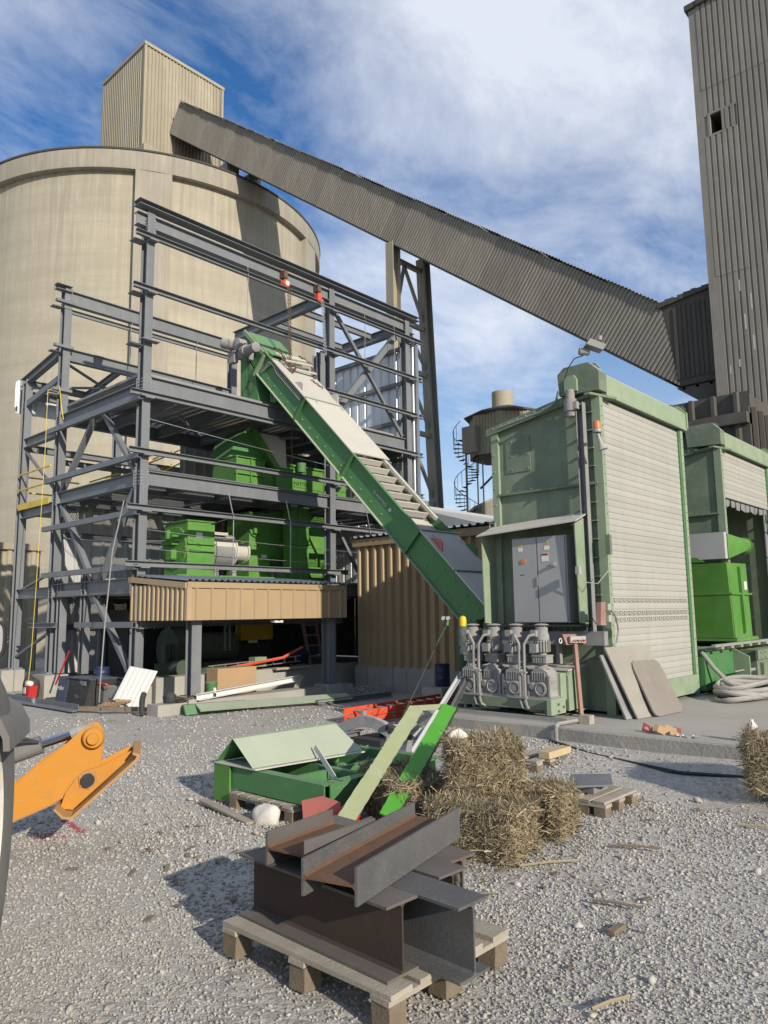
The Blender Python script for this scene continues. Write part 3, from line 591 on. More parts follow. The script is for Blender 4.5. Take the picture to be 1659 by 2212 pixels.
for z in (8.57, 7.54, 6.55): box('girt_bracket', m_steel, FB, X0-.3, X0+.12, YB-.2, YB-.1, z-.03, z+.03); box('girt_bracket', m_steel, FB, X0-.32, X0-.1, YB-.05, YB+.12, z-.1, z-.08)
member('eave_channel', m_steel, FB, (X0-.3, YB-.1, 8.9), (X0+.05, YB-.1, 8.9), csec(.13, .16, .012))
member('girt', m_steel, FB, (X0-.25, 16.65, 1.45), (X0-.1, 15.7, 1.45), G, (0, 0, 1)); member('girt', m_steel, FB, (X0-.05, 14.66, 2.1), (X0-.05, 15.75, 2.1), csec(.1, .06, .01), (0, 0, 1))
member('post', m_steel, FB, (11.55, YF-.06, 6.15), (11.55, YF-.06, 7.72), isec(.14, .14, .012, .01), (0, 1, 0))
# braces on the left face and the right bay
H1 = rsec(.085, .11)
for p, q in (((X0, 14.45, 5.72), (X0, 15.88, 4.3)), ((X0, 14.15, 5.72), (X0, 12.78, 4.3)), ((X0, 15.85, 4.0), (X0, 14.35, 2.32)), ((X0, 12.8, 4.0), (X0, 14.0, 2.32)), ((X0, 14.2, 2.0), (X0, 12.8, .62))):
    member('brace', m_steel, FB, p, q, H1, (1, 0, 0))
for p, q in (((X0, 16.15, 2.6), (X0, 17.85, 2.22)), ((X0, 16.2, 1.3), (X0, 17.85, .75)), ((X0, 17.9, 5.5), (X0, 16.2, 4.35))): member('brace', m_steel, FB, p, q, rsec(.05, .06), (1, 0, 0))
member('brace', m_steel, FB, (XD+.12, YF+.05, 9.05), (X1-.12, YF+.05, 6.2), rsec(.08, .08), (0, 1, 0)); member('brace', m_steel, FB, (X1-.1, YF+.16, 9.05), (XD+.1, YF+.16, 6.2), rsec(.14, .12), (0, 1, 0))
member('brace', m_steel, FB, (XD+.1, YB-.1, 6.9), (X1-.15, YB-.1, 6.15), rsec(.07, .07), (0, 1, 0))
member('brace', m_steel, FB, (XD+.1, YF+.1, 3.95), (12.9, YF+.1, 2.6), rsec(.07, .07), (0, 1, 0)); member('brace', m_steel, FB, (XD+.1, YF+.1, 4.3), (13.4, YF+.1, 5.7), rsec(.08, .08), (0, 1, 0))
# floors: steel deck above, gratings below
for i in range(8):
    x = X0+.05+i*.96; MB().corr((x, YF+.15, 6.15+.004*(i % 2)), (1, 0, 0), .97, (0, YB-YF-.3, 0), (0, 0, 1), .19, .11, .07, .05).build('deck_sheet', m_galv, FB, recalc=False)
MB().box(X0+.05, X1-.05, YF+.16, YB-.16, 6.205, 6.25).build('deck_topping', m_grey, FB)
for lev, z in (('mid', 4.315), ('low', 2.30)):
    m = MB(); x = X0+.1
    while x < X1-.05: m.box(x-.003, x+.003, YF-.10, YB-.1, z-.012, z+.022); x += .045
    y = YF-.08
    while y < YB-.1: m.box(X0+.1, X1-.1, y-.004, y+.004, z+.010, z+.020); y += .11
    o = m.build('floor_grating', m_grey, FB); o['kind'] = 'stuff'
    for k in range(6): member('joist', m_steel, FB, (X0+1.2+k*1.2, YF+.1, z-.14), (X0+1.2+k*1.2, YB-.1, z-.14), isec(.18, .1, .012, .01))
    for y in (13.7, 14.9): member('joist', m_steel, FB, (X0+.1, y, z-.16), (X1-.1, y, z-.16), isec(.2, .12, .012, .01))
for k in range(6): member('joist', m_steel, FB, (X0+1.1+k*1.2, YF+.1, 5.98), (X0+1.1+k*1.2, YB-.1, 5.98), isec(.24, .12, .012, .01))
for p, q in (((8.2, 13.2, 5.7), (9.6, 14.6, 5.72)), ((10.0, 13.2, 5.72), (11.5, 14.8, 5.72)), ((11.4, 13.1, 5.72), (9.9, 14.8, 5.7))): MB().beam(p, q, rsec(.05, .05)).build('floor_brace', m_steel, FB)
# bolted gusset and end plates at the joints
for x, y, zz_ in [(x, y, z) for x in (X0, XD, X1) for y in (YF, YB) for z in (5.92, 4.15, 2.16, 9.1 if y == YF else 8.6)]:
    if y == YF:
        o = box('end_plate', m_steel, FB, x+.084, x+.10, y-.10, y+.08, zz_-.17, zz_+.17); bolts(o, [(x+.10+.035, y-.026, zz_-.12+.06*i) for i in range(5)]+[(x-.06+.12*j, y-.106, zz_-.12+.06*i) for i in range(5) for j in (0, 1)], (0, -1, 0), .012, .012, m_galv)
    if x == X0: o = box('end_plate', m_steel, FB, x-.10, x+.08, y+(.106 if y == YF else -.12), y+(.12 if y == YF else -.106), zz_-.16, zz_+.16); bolts(o, [(x-.083, y-.06+.12*j, zz_-.12+.06*i) for i in range(5) for j in (0, 1)], (-1, 0, 0), .012, .012, m_galv)
for y, z, sy, sz in ((12.74, 4.36, 1, 1), (15.92, 4.36, -1, 1), (12.74, 4.0, 1, -1), (15.92, 4.0, -1, -1), (12.74, .6, 1, 1)):
    MB().ext([(X0-.01, y, z), (X0-.01, y+.24*sy, z), (X0-.01, y+.24*sy, z+.10*sz), (X0-.01, y+.10*sy, z+.26*sz), (X0-.01, y, z+.26*sz)], (.012, 0, 0)).build('gusset_plate', m_steel, FB)
for y, z, sz in ((14.3, 5.74, -1), (14.2, 2.30, 1), (14.25, 2.05, -1)): MB().ext([(X0-.01, y-.28, z), (X0-.01, y+.28, z), (X0-.01, y+.12, z+.18*sz), (X0-.01, y-.12, z+.18*sz)], (.012, 0, 0)).build('gusset_plate', m_steel, FB)
for x, z, sx, sz in ((XD+.1, 9.08, 1, -1), (X1-.1, 9.08, -1, -1), (XD+.1, 6.16, 1, 1), (X1-.1, 6.16, -1, 1)): MB().ext([(x, YF+.06, z), (x+.26*sx, YF+.06, z), (x+.12*sx, YF+.06, z+.28*sz), (x, YF+.06, z+.28*sz)], (0, .012, 0)).build('gusset_plate', m_steel, FB)
# walls already clad; dark ground-level sheets paint in the bay's shade
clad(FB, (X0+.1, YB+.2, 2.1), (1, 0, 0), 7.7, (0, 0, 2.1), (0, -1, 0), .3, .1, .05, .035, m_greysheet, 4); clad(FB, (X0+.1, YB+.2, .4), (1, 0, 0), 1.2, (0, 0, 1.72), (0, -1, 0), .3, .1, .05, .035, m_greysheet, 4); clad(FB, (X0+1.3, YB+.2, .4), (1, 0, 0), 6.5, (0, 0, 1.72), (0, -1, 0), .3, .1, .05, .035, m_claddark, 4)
clad(FB, (10.2, YB+.21, 4.25), (1, 0, 0), 4.6, (0, 0, 1.65), (0, -1, 0), .3, .1, .05, .035, m_greysheet, 4)
clad(FB, (XM+.0, YC+.2, 6.2), (1, 0, 0), 1.1, (0, 0, 1.4), (0, -1, 0), .3, .1, .05, .035, m_sheetwhite, 4)
clad(FB, (XD-1.25, YB+.24, 6.25), (1, 0, 0), .95, (0, 0, 1.35), (0, -1, 0), .3, .1, .05, .035, m_sheetwhite, 4)
clad(FB, (X1+.22, YF-.28, 2.3), (0, 1, 0), 3.7, (0, 0, 6.42), (1, 0, 0), .3, .1, .05, .035, m_sheetwhite, 4)
for z in (8.72, 7.75, 6.7, 5.65, 4.6, 3.5): member('wall_girt', m_steel, FB, (X1+.15, YF-.2, z), (X1+.15, YB, z), csec(.1, .07, .01))
for z in (1.4, 3.4, 5.0): member('wall_girt', m_steel, FB, (X0+.1, YB+.12, z), (X1, YB+.12, z), csec(.12, .07, .01))
clad(FB, (X1+.24, YF-.2, .45), (0, 1, 0), 3.6, (0, 0, 1.9), (1, 0, 0), .3, .1, .05, .035, m_claddark, 4)  # low side wall, dark colour painting in the ground bay's shade
# sag rods and hanging cables
for x in (9.3, 12.9, 14.0): MB().tube([(x, YF-.2, 9.1), (x+.03, YF-.2, 8.84), (x+.02, YF-.19, 7.8)], .008, 5).build('sag_rod', m_grey, FB)
for x in (8.9, 10.4, 12.9): MB().tube([(x, YF-.2, 4.05), (x+.12, YF-.2, 3.6)], .010, 5).tube([(x+.13, YF-.2, 3.62), (x+.13, YF-.2, 2.6)], .010, 5).build('sag_rod', m_galv, FB)
for x, y in ((8.6, YB-.2), (10.4, YB-.2)): MB().tube([(x, y, 8.65), (x-.05, y, 8.4), (x-.05, y, 7.5)], .010, 5).build('sag_rod', m_steel, FB)
for z0, z1 in ((5.3, 4.95), (3.2, 3.05), (2.85, 2.75)): MB().tube(catenary((X0+.1, YF-.05, z0), (X1, YF-.05, z1), .05), .006, 4).build('guard_wire', m_galv, FB)
MB().tube(catenary((X0+.1, YB-.1, 3.3), (X0+1.6, YF+.2, 3.15), .06), .006, 4).build('guard_wire', m_galv, FB)
# yellow handrails of the outside platform
def rail(pts, parent, zb_=0):
    for p in pts: MB().beam(p, V(p)+V((0, 0, .84)), rsec(.045, .045)).build('rail_post', m_railyel, parent)
    for h in (.82, .45): MB().tube([V(p)+V((0, 0, h)) for p in pts], .021, 6).build('rail_bar', m_railyel, parent)
    MB().beam(V(pts[0])+V((0, 0, .05)), V(pts[-1])+V((0, 0, .05)), rsec(.012, .14)).build('toe_board', m_railyel, parent)
t = thing('yellow_handrail', 'yellow tube handrail along the far-left platform edge of the frame', 'handrail', (X0-.1, 17.2, 4.05))
rail([(X0-.1, 17.95, 4.1), (X0-.1, 17.3, 4.1), (X0-.1, 16.65, 4.1), (X0-.1, 16.3, 4.1)], t); rail([(X0+1.4, 18.1, 4.1), (X0+.7, 18.1, 4.1), (X0+.0, 18.1, 4.1)], t)
t = thing('yellow_stair_rail', 'yellow sloping stair handrail seen through the frame bays', 'handrail', (9.5, 18.0, 4.1))
rail([(8.7, 18.0, 4.15), (9.4, 18.0, 4.45), (10.2, 18.0, 4.85), (11.0, 18.0, 5.3)], t); rail([(8.7, 17.2, 4.15), (9.4, 17.2, 4.45), (10.2, 17.2, 4.85), (11.0, 17.2, 5.3)], t)
MB().box(X0+.05, 9.0, YB+.2, 18.0, 3.98, 4.02).build('walkway_grating', m_grey, FB)
# concrete footings of the frame
t = thing('frame_footings', 'pale concrete foundation wall and pedestals under the steel frame', 'foundation', (10, 14, 0))
MB().box(7.35, 12.1, 12.35, 12.72, -.2, .5).build('front_wall', m_conc2, t); MB().box(6.82, 7.3, 12.4, 14.8, -.2, .36).build('side_wall', m_conc2, t)
MB().box(12.1, 15.2, 12.4, 12.72, -.2, .48).build('front_wall', m_conc2, t)
for x, y, h in ((6.95, 15.75, .45), (6.95, 17.95, .46)): MB().box(x-.25, x+.25, y-.28, y+.28, -.2, h).build('pedestal', m_conc2, t)
MB().box(6.62, 7.36, 11.05, 11.38, -.2, .18).build('kerb', m_conc2, t); MB().box(7.36, 11.05, 11.05, 11.45, -.2, .19).build('kerb', m_conc2, t)
for x in (7.36, 10.52): MB().box(x-.2, x+.2, 11.0, 11.42, -.2, .225).build('pedestal', m_conc2, t)
MB().box(7.0, 15.0, 12.75, 16.3, -.2, .42).build('floor_slab', m_claddark, t)  # dark floor colour paints in the shade of the ground bay

# ---------------------------------------------------------------- canopy
t = thing('tan_canopy', 'tan ribbed canopy with blue-grey roof on two grey columns', 'canopy', (8.9, 11.6, 0))
cx0, cx1, cy0, cy1 = 7.03, 10.69, 10.9, 12.45
clad(t, (cx0+.02, cy0, 1.53), (1, 0, 0), cx1-cx0-.02, (0, 0, .60), (0, -1, 0), .305, .06, .03, .028, m_tan, 3)
clad(t, (cx0, 12.75, 1.53), (0, -1, 0), 12.75-cy0-.02, (0, 0, .62), (-1, 0, 0), .15, .085, .04, .04, m_tan, 4)
MB().box(cx0-.02, cx1+.02, cy0-.035, cy0+.0, 2.07, 2.17).build('fascia_trim', m_tan, t); box('corner_trim', m_tan, t, cx0-.03, cx0+.06, cy0-.03, cy0+.04, 1.53, 2.08); box('corner_trim', m_tan, t, cx1-.05, cx1+.02, cy0-.03, cy0+.04, 1.53, 2.08)
MB().ext([(cx0-.05, cy0-.0, 2.06), (cx0-.05, cy0, 2.16), (cx0-.05, 12.78, 2.33), (cx0-.05, 12.78, 2.23)], (.05, 0, 0)).build('fascia_trim', m_tan, t)
for i in range(6):
    x = cx0-.06+i*.64; MB().corr((x, cy0-.06, 2.185+.003*(i % 2)), (1, 0, 0), .645, (0, 1.62, .15), (0, 0, 1), .128, .075, .04, .03).build('roof_sheet', m_bluegrey, t, recalc=False)
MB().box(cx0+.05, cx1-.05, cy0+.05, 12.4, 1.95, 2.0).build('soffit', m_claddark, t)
for y in (11.2, 12.3): member('eave_beam', m_steel, t, (cx0+.05, y, 1.66), (cx1-.05, y, 1.66), isec(.2, .12, .012, .01))
for x in (7.36, 10.52):
    o = member('column', m_steel, t, (x, 11.2, .23), (x, 11.2, 1.56), isec(.19, .19, .016, .012), (0, 1, 0)); MB().box(x-.14, x+.14, 11.06, 11.34, .222, .24).build('base_plate', m_steel, o)
MB().box(8.95, 9.15, 10.98, 11.1, 1.46, 1.5).build('lamp', m_white, t)

# ---------------------------------------------------------------- machines inside the frame
def bolts_grid(parent, o, u, v, nu, nv, n, mat, r=.012): bolts(parent, [V(o)+V(u)*i+V(v)*j for i in range(nu) for j in range(nv)], n, r, .015, mat)
t = thing('drum_sifter', 'bright green box machine with grey cylindrical drum on the lower floor', 'machine', (9.2, 13.5, 2.32))
MB().box(8.45, 9.1, 13.15, 14.0, 2.42, 3.52).build('housing', m_bright, t); MB().box(8.42, 9.13, 13.12, 14.03, 3.52, 3.545).build('lid', m_bright, t)
MB().box(8.44, 9.12, 13.1, 13.16, 3.05, 3.09).box(8.5, 9.08, 13.1, 13.16, 2.9, 2.95).build('flange', m_bright, t)
MB().lathe((8.45, 13.6, 3.0), (-1, 0, 0), [(.44, 0), (.44, .03)], 28).build('end_cover', m_bright, t, smooth=True)
MB().box(8.28, 8.45, 13.45, 13.85, 3.05, 3.25).box(8.3, 8.45, 13.5, 13.7, 2.75, 2.95).box(8.22, 8.3, 13.55, 13.62, 3.1, 3.35).build('hatch', m_bright, t)
bolts(t, [(8.42, 13.6+.41*math.cos(a*.35), 3.0+.41*math.sin(a*.35)) for a in range(18)], (-1, 0, 0), .012, .015, m_bright)
MB().lathe((9.1, 13.55, 2.98), (1, 0, 0), [(.33, 0), (.33, .62), (.36, .62), (.36, .65), (.34, .66)], 36).build('drum', m_cream, t, smooth=True)
MB().lathe((9.11, 13.55, 2.96), (1, 0, 0), [(.335, 0), (.335, .58)], 36).build('drum_lower_jacket', m_chan, t, smooth=True)
MB().lathe((9.76, 13.55, 2.98), (1, 0, 0), [(.2, 0), (.2, .36), (.235, .36), (.235, .4)], 28).build('outlet_pipe', m_cream, t, smooth=True)
MB().box(8.2, 10.9, 13.1, 14.0, 2.33, 2.43).build('base_frame', m_bright, t)
for x in (9.2, 9.65): MB().box(x-.05, x+.05, 13.2, 13.3, 2.43, 2.66).build('foot', m_grey, t)
MB().box(9.2, 9.55, 13.3, 13.5, 3.3, 3.36).build('drum_cap', m_cream, t)
t = thing('green_mixer', 'large bright green round-bottomed mixer on the lower floor', 'machine', (11.7, 14, 2.32))
MB().ext([(10.45, 13.75, 2.45), (10.45, 13.75, 3.95), (10.45, 14.6, 3.95), (10.45, 14.6, 2.45)], (.6, 0, 0)).build('end_housing', m_bright, t)
pr = [(13.75, 4.05), (13.75, 3.1)]+[(14.2-.45*math.cos(a), 3.1-.45*math.sin(a)) for a in np.linspace(0, math.pi, 14)]+[(14.65, 4.05)]
MB().ext([(11.05, y, z) for y, z in pr], (1.75, 0, 0)).build('trough', m_bright, t, smooth=True)
MB().box(12.8, 12.86, 13.65, 14.75, 2.45, 4.08).build('end_plate', m_bright, t)
MB().ext([(12.25, 13.8, 2.75), (12.75, 13.8, 2.75), (12.75, 13.8, 2.4), (12.45, 13.8, 2.4)], (0, .7, 0)).build('leg_plate', m_bright, t)
MB().box(11.2, 11.42, 13.2, 13.45, 2.35, 4.1).box(11.42, 11.75, 13.18, 13.45, 2.33, 4.1).build('riser_duct', m_bright, t)
for z in (3.2, 3.62): MB().box(11.17, 11.78, 13.15, 13.48, z, z+.03).build('duct_flange', m_bright, t)
MB().lathe((10.6, 13.75, 3.55), (0, -1, 0), [(.17, 0), (.17, .05), (.08, .05), (.08, .1)], 20).box(10.5, 10.7, 13.62, 13.75, 3.45, 3.62).build('inspection_hatch', m_bright, t)
bolts(t, [(10.5+.12*i, 13.74, z) for i in range(5) for z in (2.6, 3.2, 3.85)]+[(11.3+.3*i, 13.75, 2.95) for i in range(5)], (0, -1, 0), .016, .02, m_greenl)
MB().box(10.4, 12.95, 13.7, 14.7, 2.33, 2.44).build('base_frame', m_bright, t); MB().ext([(11.0, 13.3, 2.34), (11.25, 13.3, 2.34), (11.25, 13.3, 2.52), (11.12, 13.3, 2.52)], (0, .35, 0)).build('gusset', m_bright, t)
MB().box(12.9, 13.1, 13.7, 14.3, 2.6, 3.1).build('bearing_bracket', m_bright, t); MB().lathe((12.86, 14.1, 3.2), (1, 0, 0), [(.12, 0), (.12, .4)], 16).build('drive_motor', m_grey, t)
text('DI MATTEO', .14, (11.35, 13.745, 3.17), (1, 0, 0), (0, 0, 1), m_letter, t)
t = thing('green_screw_trough', 'bright green panelled screw conveyor trough on the middle floor', 'machine', (11.6, 13.5, 4.34))
MB().box(9.75, 10.55, 13.35, 14.2, 4.42, 5.08).build('feed_box', m_bright, t)
for x in (9.75, 10.15, 10.5): MB().box(x, x+.03, 13.31, 13.35, 4.42, 5.1).build('stiffener', m_bright, t)
MB().box(9.73, 10.57, 13.30, 14.2, 5.08, 5.1).box(9.73, 10.57, 13.30, 13.36, 4.7, 4.73).build('flange', m_bright, t)
MB().ext([(10.55, 13.4, 4.42), (10.55, 13.4, 4.9), (10.95, 13.4, 4.75), (10.95, 13.4, 4.5)], (0, .6, 0)).build('sloped_box', m_bright, t)
MB().box(10.85, 11.35, 13.3, 13.8, 4.38, 4.98).build('outlet_box', m_bright, t); MB().box(10.82, 11.38, 13.27, 13.83, 4.96, 4.99).build('flange', m_bright, t)
for x0_, x1_ in ((11.36, 11.95), (11.97, 12.55), (12.57, 13.15)): MB().box(x0_, x1_, 13.55, 14.1, 4.5, 5.15).build('trough_panel', m_bright, t); MB().box(x0_, x1_, 13.5, 13.55, 5.12, 5.16).box(x0_, x1_, 13.5, 13.55, 4.48, 4.52).build('flange', m_bright, t)
MB().box(12.9, 13.2, 13.4, 14.1, 4.38, 5.2).build('end_frame', m_bright, t)
for x in (11.7, 12.7): MB().ext([(x, 13.5, 4.36), (x+.25, 13.5, 4.36), (x+.2, 13.5, 4.5), (x+.05, 13.5, 4.5)], (0, .5, 0)).build('saddle', m_bright, t)
MB().lathe((11.72, 13.42, 4.98), (0, 0, 1), [(.1, 0), (.12, .22), (.115, .22), (.1, .02)], 16).build('bucket', m_green, t)
text('DI MATTEO', .13, (11.42, 13.545, 4.68), (1, 0, 0), (0, 0, 1), m_ink, t)
t = thing('green_feed_hopper', 'dark green hopper with sloping chute hanging under the upper deck', 'hopper', (10.6, 13.8, 5.0))
MB().ext([(9.75, 13.6, 5.1), (9.95, 13.6, 5.55), (10.3, 13.6, 5.85), (11.2, 13.6, 5.85), (11.2, 13.6, 5.1)], (0, .8, 0)).build('hopper_body', m_green, t)
MB().beam((10.25, 13.5, 5.85), (11.0, 13.5, 4.98), rsec(.14, .2), (0, 1, 0)).build('chute', m_bright, t); MB().ext([(10.35, 13.45, 5.75), (11.25, 13.45, 5.75), (11.3, 13.45, 4.98), (11.0, 13.45, 4.98)], (0, .04, 0)).build('chute_plate', m_cream, t)
# dim machines at ground level, under the canopy
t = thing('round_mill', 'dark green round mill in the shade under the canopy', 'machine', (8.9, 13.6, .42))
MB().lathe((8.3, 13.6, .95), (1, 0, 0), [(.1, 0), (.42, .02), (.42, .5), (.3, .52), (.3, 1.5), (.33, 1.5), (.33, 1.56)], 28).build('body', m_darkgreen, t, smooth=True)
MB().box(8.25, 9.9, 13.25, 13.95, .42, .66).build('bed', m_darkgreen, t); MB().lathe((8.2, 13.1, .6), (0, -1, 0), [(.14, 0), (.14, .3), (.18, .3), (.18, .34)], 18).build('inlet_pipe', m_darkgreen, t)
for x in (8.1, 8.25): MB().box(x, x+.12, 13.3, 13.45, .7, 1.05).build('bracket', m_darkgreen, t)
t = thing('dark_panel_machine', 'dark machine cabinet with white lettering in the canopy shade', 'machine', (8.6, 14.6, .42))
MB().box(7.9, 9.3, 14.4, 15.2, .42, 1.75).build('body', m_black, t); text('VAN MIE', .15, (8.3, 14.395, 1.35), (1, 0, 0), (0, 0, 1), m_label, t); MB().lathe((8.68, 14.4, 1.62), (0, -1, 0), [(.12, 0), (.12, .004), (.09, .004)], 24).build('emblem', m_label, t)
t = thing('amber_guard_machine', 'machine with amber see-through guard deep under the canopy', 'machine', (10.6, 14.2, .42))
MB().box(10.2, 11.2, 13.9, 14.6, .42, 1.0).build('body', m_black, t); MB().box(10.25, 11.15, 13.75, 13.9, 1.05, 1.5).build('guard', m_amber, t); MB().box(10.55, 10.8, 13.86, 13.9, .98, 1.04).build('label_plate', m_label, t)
t = thing('blue_pump', 'small rounded blue motor beside the amber guard machine', 'pump', (11.3, 13.1, .42))
MB().lathe((11.15, 13.1, .66), (1, 0, 0), [(.05, 0), (.17, .05), (.19, .2), (.17, .4), (.05, .45)], 18).build('body', m_bluedrum, t, smooth=True); box('foot', m_grey, t, 11.2, 11.5, 13.0, 13.2, .42, .5)
t = thing('vertical_chain_guard', 'pair of hanging drive chains in the canopy shade', 'chain', (9.55, 13.3, .9))
for x in (9.5, 9.62):
    m = MB()
    for i in range(26): z = 2.0-.045*i; m.box(x-.02, x+.02, 13.28, 13.31, z, z+.03)
    o = m.build('chain', m_grey, t)
t = thing('red_step_ladder', 'red and grey step ladder standing right of the canopy opening', 'ladder', (11.75, 13.0, .42))
for x in (11.55, 11.95): MB().beam((x, 12.9, .45), (x+.03, 13.3, 1.75), rsec(.04, .07)).build('stile', m_redd, t)  # duller red stands in for shade on the stiles
for k in range(5): MB().box(11.57, 11.95, 12.95+.07*k, 13.06+.07*k, .65+.23*k, .68+.23*k).build('step', m_grey, t)

# fixings and plates on the green machines
for nm, pts, nrm in (('drum_sifter', [(8.5+.1*i, 13.15, z) for i in range(6) for z in (2.5, 3.47)]+[(8.48, 13.15, 2.6+.12*i) for i in range(8)]+[(9.06, 13.15, 2.6+.12*i) for i in range(8)], (0, -1, 0)), ('green_mixer', [(11.45+.09*i, 13.18, z) for i in range(4) for z in (3.19, 3.61, 2.5)]+[(12.83, 13.65, 2.6+.15*i) for i in range(9)]+[(11.1+.16*i, 13.75, 3.98) for i in range(11)], (0, -1, 0)), ('green_screw_trough', [(11.4+.1*i, 13.5, z) for i in range(18) for z in (4.5, 5.14)]+[(9.8+.1*i, 13.35, z) for i in range(8) for z in (4.47, 5.03)], (0, -1, 0))):
    bolts(bpy.data.objects[nm], pts, nrm, .011, .014, m_greenl)
for nm, a in (('drum_sifter', (8.65, 8.8, 13.142, 13.148, 3.2, 3.3)), ('green_mixer', (12.3, 12.5, 13.742, 13.748, 3.75, 3.85)), ('green_mixer', (10.8, 10.95, 13.742, 13.748, 2.9, 2.98))): box('label_plate', m_label, bpy.data.objects[nm], *a)
MB().tube([(9.0, 13.1, 3.5), (9.6, 13.05, 3.7), (10.5, 13.1, 3.9), (11.2, 13.15, 4.0)], .012, 6).build('cable', m_black, bpy.data.objects['drum_sifter'])
# ---------------------------------------------------------------- green inclined drag conveyor
t = thing('green_drag_conveyor', 'long dark green inclined drag conveyor with dusty cover plates', 'conveyor', (10.5, 9, 1))
cxa, cxb = 10.0, 10.92; RH = math.sqrt(.5); nT = V((0, -RH, RH)); aX = V((0, RH, RH))
def CP(x, yb, h): return V((x, yb-h*RH, yb-5.98+h*RH))
seams = [6.35, 7.25, 8.63, 10.22, 11.6, 12.95]
for i in range(5):
    a, b = seams[i]+.012, seams[i+1]-.012
    mt = m_bright if False else m_green
    for x, s_ in ((cxa, -1), (cxb, 1)): MB().ext([CP(x, a, 0), CP(x, b, 0), CP(x, b, .5), CP(x, a, .5)], (.012*s_, 0, 0)).build('side_panel', mt, t)
    MB().ext([CP(cxa+.014, a, 0), CP(cxa+.014, b, 0), CP(cxa+.014, b, .02), CP(cxa+.014, a, .02)], (cxb-cxa-.028, 0, 0)).build('bottom_plate', mt, t)
    for h in (-.012, .5):
        MB().obox((CP(cxa-.035, a, h)+CP(cxa-.035, b, h))/2, (.035, 0, 0), aX*((b-a)/RH/2), nT*.009).build('edge_flange', m_greenl if h < 0 else m_green, t)
    pts = []; k = 6; s0 = (b-a)/k
    for j in range(k): pts += [CP(cxa-.012, a+s0*(j+.5), .12), CP(cxa-.012, a+s0*(j+.5), .36)]
    bolts(t, pts, (-1, 0, 0), .013, .022, m_greenl)
for yb in seams[1:]:
    for x in (cxa-.04, cxb+.04): MB().obox(CP(x, yb, .25), (.04, 0, 0), aX*.014, nT*.26).build('joint_flange', m_green, t)
def cover(a, b, mat, h=.52):
    a += .355; b += .355
    MB().obox((CP((cxa+cxb)/2-.01, a, h)+CP((cxa+cxb)/2-.01, b, h))/2, ((cxb-cxa)/2+.07, 0, 0), aX*((b-a)/RH/2-.004), nT*.010).build('cover_plate', mat, t)
    MB().obox(CP((cxa+cxb)/2, b, h+.015), ((cxb-cxa)/2+.07, 0, 0), aX*.012, nT*.02).build('cover_flange', m_greenl, t)
cover(11.28, 12.35, m_cream); cover(9.90, 11.26, m_cream); cover(7.55, 8.27, m_cream); cover(5.95, 7.53, m_sheetlift)  # lowest cover painted lighter to brighten it in the dock's shadow
for yb, x in ((11.55, 10.16), (10.15, 10.12), (10.12, 10.82), (11.5, 10.85), (8.5, 10.12), (8.45, 10.85)):
    c = CP(x, yb, .545); MB().tube([c-aX*.04-nT*.01, c-aX*.04+nT*.015, c+aX*.04+nT*.015, c+aX*.04-nT*.01], .006, 5).build('lift_handle', m_grey, t)
def lug(x, yb, mat):
    c = CP(x, yb, .53); MB().ext([c-aX*.17, c-aX*.06+nT*.12, c+aX*.02+nT*.12, c+aX*.20], (.02, 0, 0)).build('lifting_lug', mat, t)
lug(10.02, 11.92, m_cream); lug(10.93, 11.82, m_cream); lug(10.02, 8.35, m_pink); lug(10.95, 8.3, m_green)
for k in range(8):                                       # open length: scraper flights
    yb = 8.80+k*.19; MB().obox(CP(10.42, yb+.28, .42), (.34, 0, 0), aX*.014, nT*.055).build('flight_bar', m_cream, t)
    m = MB()
    for j in range(3): c = CP(10.80, yb+.25+.06*j, .43); m.obox(c, (.02, 0, 0), aX*.035, nT*.014)
    m.build('chain_link', m_chain, t)
MB().obox(CP(10.46, 9.6, .30), (.44, 0, 0), aX*1.15, nT*.01).build('trough_floor', m_cream, t)
MB().obox(CP(10.87, 9.75, .47), (.035, 0, 0), aX*1.10, nT*.03).build('chain_guide', m_cream, t)
MB().ext([(cxa-.01, 12.93, 6.95), (cxa-.01, 13.48, 7.70), (cxa-.01, 13.28, 8.0), (cxa-.01, 12.60, 7.32)], (cxb-cxa+.02, 0, 0)).build('head_housing', m_green, t)
MB().ext([(cxa-.02, 12.98, 6.95), (cxa-.02, 13.52, 7.65), (cxa-.02, 13.50, 6.34), (cxa-.02, 12.84, 6.28)], (cxb-cxa+.04, 0, 0)).build('head_chute', m_green, t)
MB().obox((cxa-.035, 12.98, 7.62), (.02, 0, 0), V((0, .40, .40)), V((0, -.03, .03))).build('head_flange', m_greenl, t)
MB().obox((cxa-.04, 12.78, 7.06), (.05, 0, 0), nT*.26, aX*.03).build('head_flange', m_greenl, t)
for k in range(4):                                       # conduit pipes along the flank
    pts = [CP(cxa-.05, 12.78-.02*k, .10+.07*k), CP(cxa-.06, 12.76-.04*k, .40+.02*k), CP(cxa-.05, 12.62-.05*k, .5-.04*k), CP(cxa-.05, 11.7, .5-.04*k)]
    MB().tube(pts, .012, 6).build('conduit', m_motor, t, smooth=True)
for x in (10.12, 10.55): MB().beam((x, 12.45, 6.2), (x, 12.45, 6.75), isec(.14, .14, .012, .01), (0, 1, 0)).build('support_leg', m_greenl, t)
text('DI MATTEO', .085, CP(cxa-.016, 9.62, .27), -aX, nT, m_letter, t)
MB().lathe(CP(cxa-.013, 9.22, .30), (-1, 0, 0), [(.035, 0), (.035, .003), (.027, .003)], 20).build('logo_disc', m_letter, t)
text('NU SHEET', .03, CP(cxa-.016, 9.42, .12), -aX, nT, m_green, t) if False else None
MB().lathe(CP(10.20, 7.05, .53), nT, [(.06, 0), (.06, .05), (.045, .06), (.045, .09)], 18).build('sensor', m_black, t)
